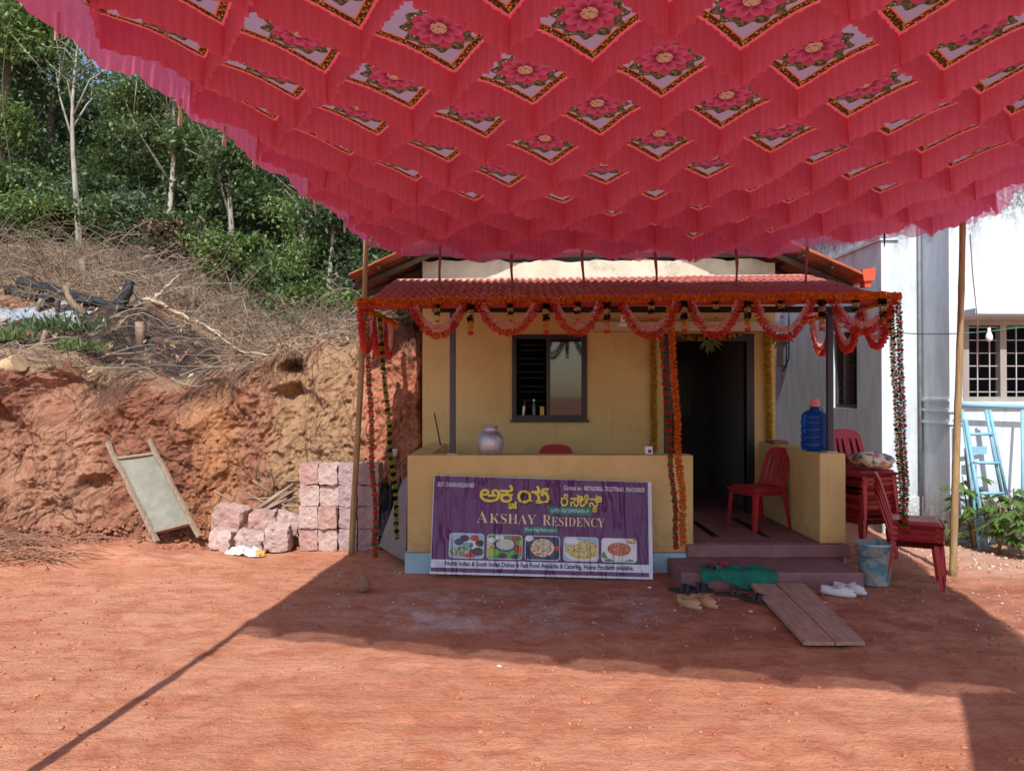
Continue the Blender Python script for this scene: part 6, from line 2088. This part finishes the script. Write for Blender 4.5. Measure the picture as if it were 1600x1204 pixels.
# litter of cut twigs over the slope, taller brush by the forest edge
burnt = lambda x, y: .35 if ((x + 5.5) / 2.3) ** 2 + ((y - 10.3) / 1.05) ** 2 < 1 else 1.0
CU, RA = brush(3200, (-9, -1.2), (8.6, 14), (.10, .8), (.002, .010), (-.05, .35), 21, burnt)
stem_mass('twig_litter', CU, RA, TWIG, 'grey cut twigs littering the slope above the bank')
edge = lambda x, y: np.interp(y, [10.8, 12.0, 13.6], [0.1, .8, 1.0])
CU, RA = brush(3400, (-12, -2.2), (10.8, 13.6), (.3, 1.25), (.003, .009), (.05, .9), 22, edge)
stem_mass('dry_brush', CU, RA, TWIG, 'tangle of dry brush heaped along the forest edge')
# dead leaves and dry grass blades among the twigs
r = np.random.RandomState(24); n = 9000
x = r.uniform(-9, -1.15, n); y = np.interp(x, XS, YF) + 1.0 + 4.8 * r.rand(n) ** 1.2
keep = fbm(x * 1.2, y * 1.2, 0, 3, 88) + .6 * r.rand(n) > .15
keep &= (((x + 5.5) / 2.3) ** 2 + ((y - 10.3) / 1.05) ** 2 > 1) | (r.rand(n) < .2)
x, y = x[keep], y[keep]
z = np.array([hill_z(a_, b_) for a_, b_ in zip(x, y)]) + .02 + .05 * r.rand(len(x))
V, Q = leaf_quads(np.stack([x, y, z], -1), .085, r, 0.0, .35)
kind(np_obj('dead_leaves', V, Q, leafmat('dead_leaf', lin(196, 168, 128), lin(112, 80, 58), .1)), 'stuff', 'dead leaves and dry grass scattered over the slope')
# roots and fibres hanging over the brink
r = np.random.RandomState(23)
def face_stems(x, v, L, an, wob, lift, rads, name, m, label, vmin):
    k = len(x); s = np.linspace(0, 1, 6)[None, :]
    xx = x[:, None] + s * (L * np.sin(an))[:, None] + wob * np.sin(s * 7 + r.rand(k)[:, None] * 6) * s
    vv = np.clip(v[:, None] - s * (L * np.cos(an) / 2.25)[:, None], vmin, 1.12)
    bx_, by_, bz_ = bank_surface(xx.ravel(), vv.ravel())
    C = np.stack([bx_, by_, bz_], -1).reshape(k, 6, 3)
    C[..., 1] -= lift + .03 * np.sin(s * pi) * r.rand(k)[:, None]
    stem_mass(name, C, rads, m, label)
n = 1500
x = r.uniform(-7, -1.15, n)
keep = fbm(x * 1.7, x * 0 + 2.0, 0, 3, 33) + r.rand(n) * .7 > .12
x = x[keep]; n = len(x)
face_stems(x, r.uniform(.86, 1.02, n), r.uniform(.08, .55, n), r.uniform(-.25, .25, n), .03, .02, r.uniform(.002, .006, n), 'hanging_roots', TWIGD, 'root fibres and twigs hanging over the brink of the cut bank', .2)
n = 1700
face_stems(r.uniform(-7.5, -1.12, n), r.uniform(.12, .95, n), r.uniform(.05, .30, n), r.uniform(-1.2, 1.2, n), .0, .012, r.uniform(.0015, .005, n), 'root_fibres', TWIGD, 'root fibres stuck in the face of the cut bank', .05)
CU = []; RA = []
# twig heap on the ground at the foot of the bank
for q in range(150):
    x = r.uniform(-5.6, -4.3); y = r.uniform(7.1, 7.7); L = r.uniform(.25, .8); an = r.uniform(-.7, .7) + (pi if r.rand() < .5 else 0); s = np.linspace(0, 1, 6)
    z0 = max(gz(x, y), .0) + .02 + .2 * r.rand() * max(0, 1 - abs(x + 5.2))
    CU.append(np.stack([x + cos(an) * s * L, y + sin(an) * s * L * .5 + .04 * np.sin(s * 5), z0 + .10 * np.sin(s * pi) * r.rand() + 0 * s], -1)); RA.append(r.uniform(.004, .010))
stem_mass('twig_heap', CU, RA, twigmat('reddish_twig', lin(176, 128, 100), lin(120, 84, 66)), 'tangle of reddish twigs on the ground at the foot of the bank')

# ------------------------------------------------------------------ logs, stumps and big branches on the slope
CHAR = mat('charred_wood', lin(40, 42, 46), .75, .35, 7, bmp=.6, bscale=22, bdist=.02, stain=lin(96, 104, 110), stain_at=(.55, .75), stain_scale=5)
STUMP = mat('cut_stump_wood', lin(136, 114, 94), .85, .3, 9, bmp=.5, stain=lin(96, 78, 62), stain_scale=5)
def on_slope(px_, py_):
    """point of the slope that the photograph shows at this pixel"""
    for i in range(400):
        Y = 9.0 + i * .02
        x = XP(px_, Y)
        if Y < np.interp(x, XS, YF) + .8: continue
        if hill_z(x, Y) >= ZP(py_, Y): return Vector((x, Y, hill_z(x, Y)))
    return P(px_, py_, 12.0)
def log(pp, rads, label, name='log', m=CHAR, cat='log', lift=None, n=9):
    pts = []
    for i, (px_, py_) in enumerate(pp):
        q = on_slope(px_, py_ + (rads[i] / 12 * F if lift is None else lift[i])); q.z += rads[i] * .8
        if lift is not None: q = P(px_, py_, q.y)
        pts.append(q)
    fine = []; fr = []
    for i in range(len(pts) - 1):
        for j in range(4):
            f = j / 4; fine.append(pts[i].lerp(pts[i + 1], f) + Vector((0, 0, .02 * sin(i * 3 + j * 1.9)))); fr.append((rads[i] * (1 - f) + rads[i + 1] * f) * (1 + .14 * sin(i * 5.1 + j * 2.3)))
    fine.append(pts[-1]); fr.append(rads[-1])
    o = B().tube(fine, fr, n).obj(name, m); tag(o, label, cat)
    return o
log([(32, 440), (80, 452), (135, 470), (195, 482)], [.10, .095, .085, .05], 'long charred log lying above the pale ash')
log([(8, 455), (45, 462), (80, 470)], [.07, .06, .05], 'short charred log beside the ash at the picture edge')
log([(185, 478), (195, 462), (204, 438)], [.085, .075, .06], 'charred stump leaning up at the end of the long log', 'stump', cat='stump', lift=[4, 20, 44])
log([(100, 448), (110, 470), (132, 492)], [.035, .045, .05], 'half burnt curved branch stuck over the ash', 'branch', m=STUMP, cat='branch', lift=[46, 24, 4])
log([(92, 468), (88, 496)], [.022, .025], 'thin upright charred stick beside the ash', 'stick', cat='stick', lift=[30, 3])
for q, (px_, y0, y1, rad, lab) in enumerate(((220, 503, 536, .06, 'short pale cut stump at the brink of the bank'), (64, 516, 542, .035, 'thin pale cut stump above the earth hollow'), (130, 404, 433, .05, 'grey cut stump among the brush'), (298, 450, 490, .05, 'forked pale stump beside the long branch'), (318, 428, 460, .04, 'slender leaning stump in the brush'), (56, 466, 486, .03, 'little cut stump standing in the ash'))):
    a = on_slope(px_, y1); b_ = P(px_ + (8 if q % 2 else -3), y0, a.y)
    o = B().tube([a - Vector((0, 0, .08)), a.lerp(b_, .5), b_], [rad * 1.1, rad, rad * .92], 9).obj('stump', STUMP); tag(o, lab, 'stump', 'cut stumps on the slope')
PALES = mat('pale_dead_branch', lin(188, 168, 144), .85, .15, 6, bmp=.2)
log([(192, 482), (215, 466), (240, 470), (285, 492), (330, 515), (365, 530)], [.022, .026, .03, .028, .022, .012], 'long pale dead branch lying across the burnt litter', 'branch', PALES, 'branch', lift=[3, 8, 10, 8, 6, 4], n=7)
log([(240, 468), (258, 448), (282, 428)], [.025, .02, .012], 'pale dead branch fork pointing up from the long branch', 'branch', PALES, 'branch', lift=[8, 28, 50], n=7)
log([(330, 516), (375, 548), (420, 556), (430, 600)], [.016, .018, .015, .010], 'pale thin branch hanging over the brink of the bank', 'branch', PALES, 'branch', lift=[4, 3, 3, 45], n=6)
log([(488, 505), (520, 513), (538, 520)], [.016, .014, .010], 'pale stick lying at the brink near the brown pole', 'branch', PALES, 'branch', lift=[4, 4, 4], n=6)
a = Vector(P(-30, 592, 8.75)); b_ = Vector(P(30, 566, 8.6))
o = B().tube([a, a.lerp(b_, .5), b_], [.10, .10, .105], 12).obj('log', mat('pale_log', lin(176, 150, 116), .85, .2, 5, bmp=.3)); tag(o, 'sawn pale log jutting over the hollow at the picture edge', 'log')
# ash
n = 26; V = []
c0 = on_slope(62, 484)
for i in range(n):
    for j in range(n):
        u, v = i / (n - 1) * 2 - 1, j / (n - 1) * 2 - 1
        x = c0.x + u * .62 * (1 + .15 * sin(v * 5)); y = c0.y + v * .33 * (1 + .2 * sin(u * 4))
        V.append((x, y, hill_z(x, y) + .012 - .07 * max(0, u * u + v * v - .75)))
k = np.arange((n - 1) ** 2); q0 = (k // (n - 1)) * n + k % (n - 1)
kind(np_obj('ash', V, np.stack([q0, q0 + 1, q0 + 1 + n, q0 + n], 1), mat('pale_ash', lin(146, 152, 158), .95, .2, 9, bmp=.5, stain=lin(110, 112, 116), stain_at=(.55, .7), stain_scale=6), smooth=True), 'stuff', 'pale blue-grey ash beneath the charred log')

# ------------------------------------------------------------------ tufts on the brink, plants by the white wall
def tuft(c, n, h, label, seed, lm=2, spread=.18):
    r = np.random.RandomState(seed); V = []
    for q in range(n):
        b0 = np.array(c) + np.array([r.randn() * spread, r.randn() * spread, 0]); d = np.array([r.randn() * .5, r.randn() * .5, 1.0]); d /= np.linalg.norm(d); L = h * (.5 + .7 * r.rand())
        w = np.cross(d, [r.randn(), r.randn(), 0]); w /= np.linalg.norm(w) + 1e-9
        V += [b0, b0 + d * L * .5 + w * .012, b0 + d * L + np.array([r.randn() * .05, r.randn() * .05, -.02]), b0 + d * L * .5 - w * .012]
    o = np_obj('green_tuft', np.array(V), np.arange(len(V)).reshape(-1, 4), LEAVES[lm]); tag(o, label, 'plant', 'green tufts on the brink of the bank')
for q, (px_, py_, n, h, lab, s_) in enumerate(((95, 520, 260, .28, 'feathery green tuft below the charred stick', .22), (125, 548, 140, .2, 'small green tuft at the edge of the earth hollow', .14), (12, 535, 160, .25, 'bright green tuft at the picture edge', .15), (462, 506, 160, .22, 'green tuft at the brink left of the brown pole', .16), (330, 454, 90, .22, 'small leafy tuft among the brush', .10))):
    tuft(on_slope(px_, py_), n, h, lab, 500 + q, 2 if q != 0 else 1, s_)
YELG = leafmat('garden_leaf', (.07, .14, .03), (.15, .24, .06), .35)
def cassava(base, h, label, seed, n=14, L=.17):
    r = np.random.RandomState(seed); t = thing('leafy_plant', label, 'plant', base, 'plants by the white building')
    g = B(); V = []
    bx, by, bz = base
    for s_ in range(3):
        tip = np.array([bx + r.uniform(-.15, .15), by + r.uniform(-.12, .12), bz + h * r.uniform(.75, 1.0)])
        g.tube([(bx + r.uniform(-.04, .04), by, bz - .03), tuple(tip)], [.010, .006], 5)
        for q in range(n):
            f = .35 + .65 * q / n; p0 = np.array(base) * (1 - f) + tip * f
            an = r.rand() * 2 * pi; pe = p0 + np.array([cos(an), sin(an), .35]) * r.uniform(.08, .18)
            g.tube([tuple(p0), tuple(pe)], [.003, .002], 4)
            for b_ in range(6):
                a2 = an + (b_ - 2.5) * .5; d = np.array([cos(a2), sin(a2), -.45 - .3 * r.rand()]); d /= np.linalg.norm(d)
                w = np.cross(d, [0, 0, 1]); w /= np.linalg.norm(w); l = L * (.7 + .5 * r.rand())
                V += [pe, pe + d * l * .5 + w * .024, pe + d * l, pe + d * l * .5 - w * .024]
    g.obj('stem', mat('green_brown_stem', lin(120, 104, 72), .8), t)
    np_obj('foliage', np.array(V), np.arange(len(V)).reshape(-1, 4), YELG, t)
for q, (px_, py_, h, lab, n) in enumerate(((1524, 852, .95, 'leafy plant growing behind the blue ladder', 12), (1560, 864, .75, 'leafy plant right of the blue ladder', 12), (1598, 870, .7, 'leafy plant at the picture edge by the white wall', 12), (1580, 850, .9, 'tall leafy plant against the white wall', 10), (1480, 845, .30, 'small weed growing at the corner of the white building', 6), (1630, 862, .9, 'leafy plant beyond the blue ladder', 12))):
    Y = min(8.45, EYE * F / (py_ - HZ)); x = XP(px_, Y)
    cassava((x, Y, gz(x, Y)), h * .85, lab, 600 + q, int(n * .8), .15 if q != 4 else .09)
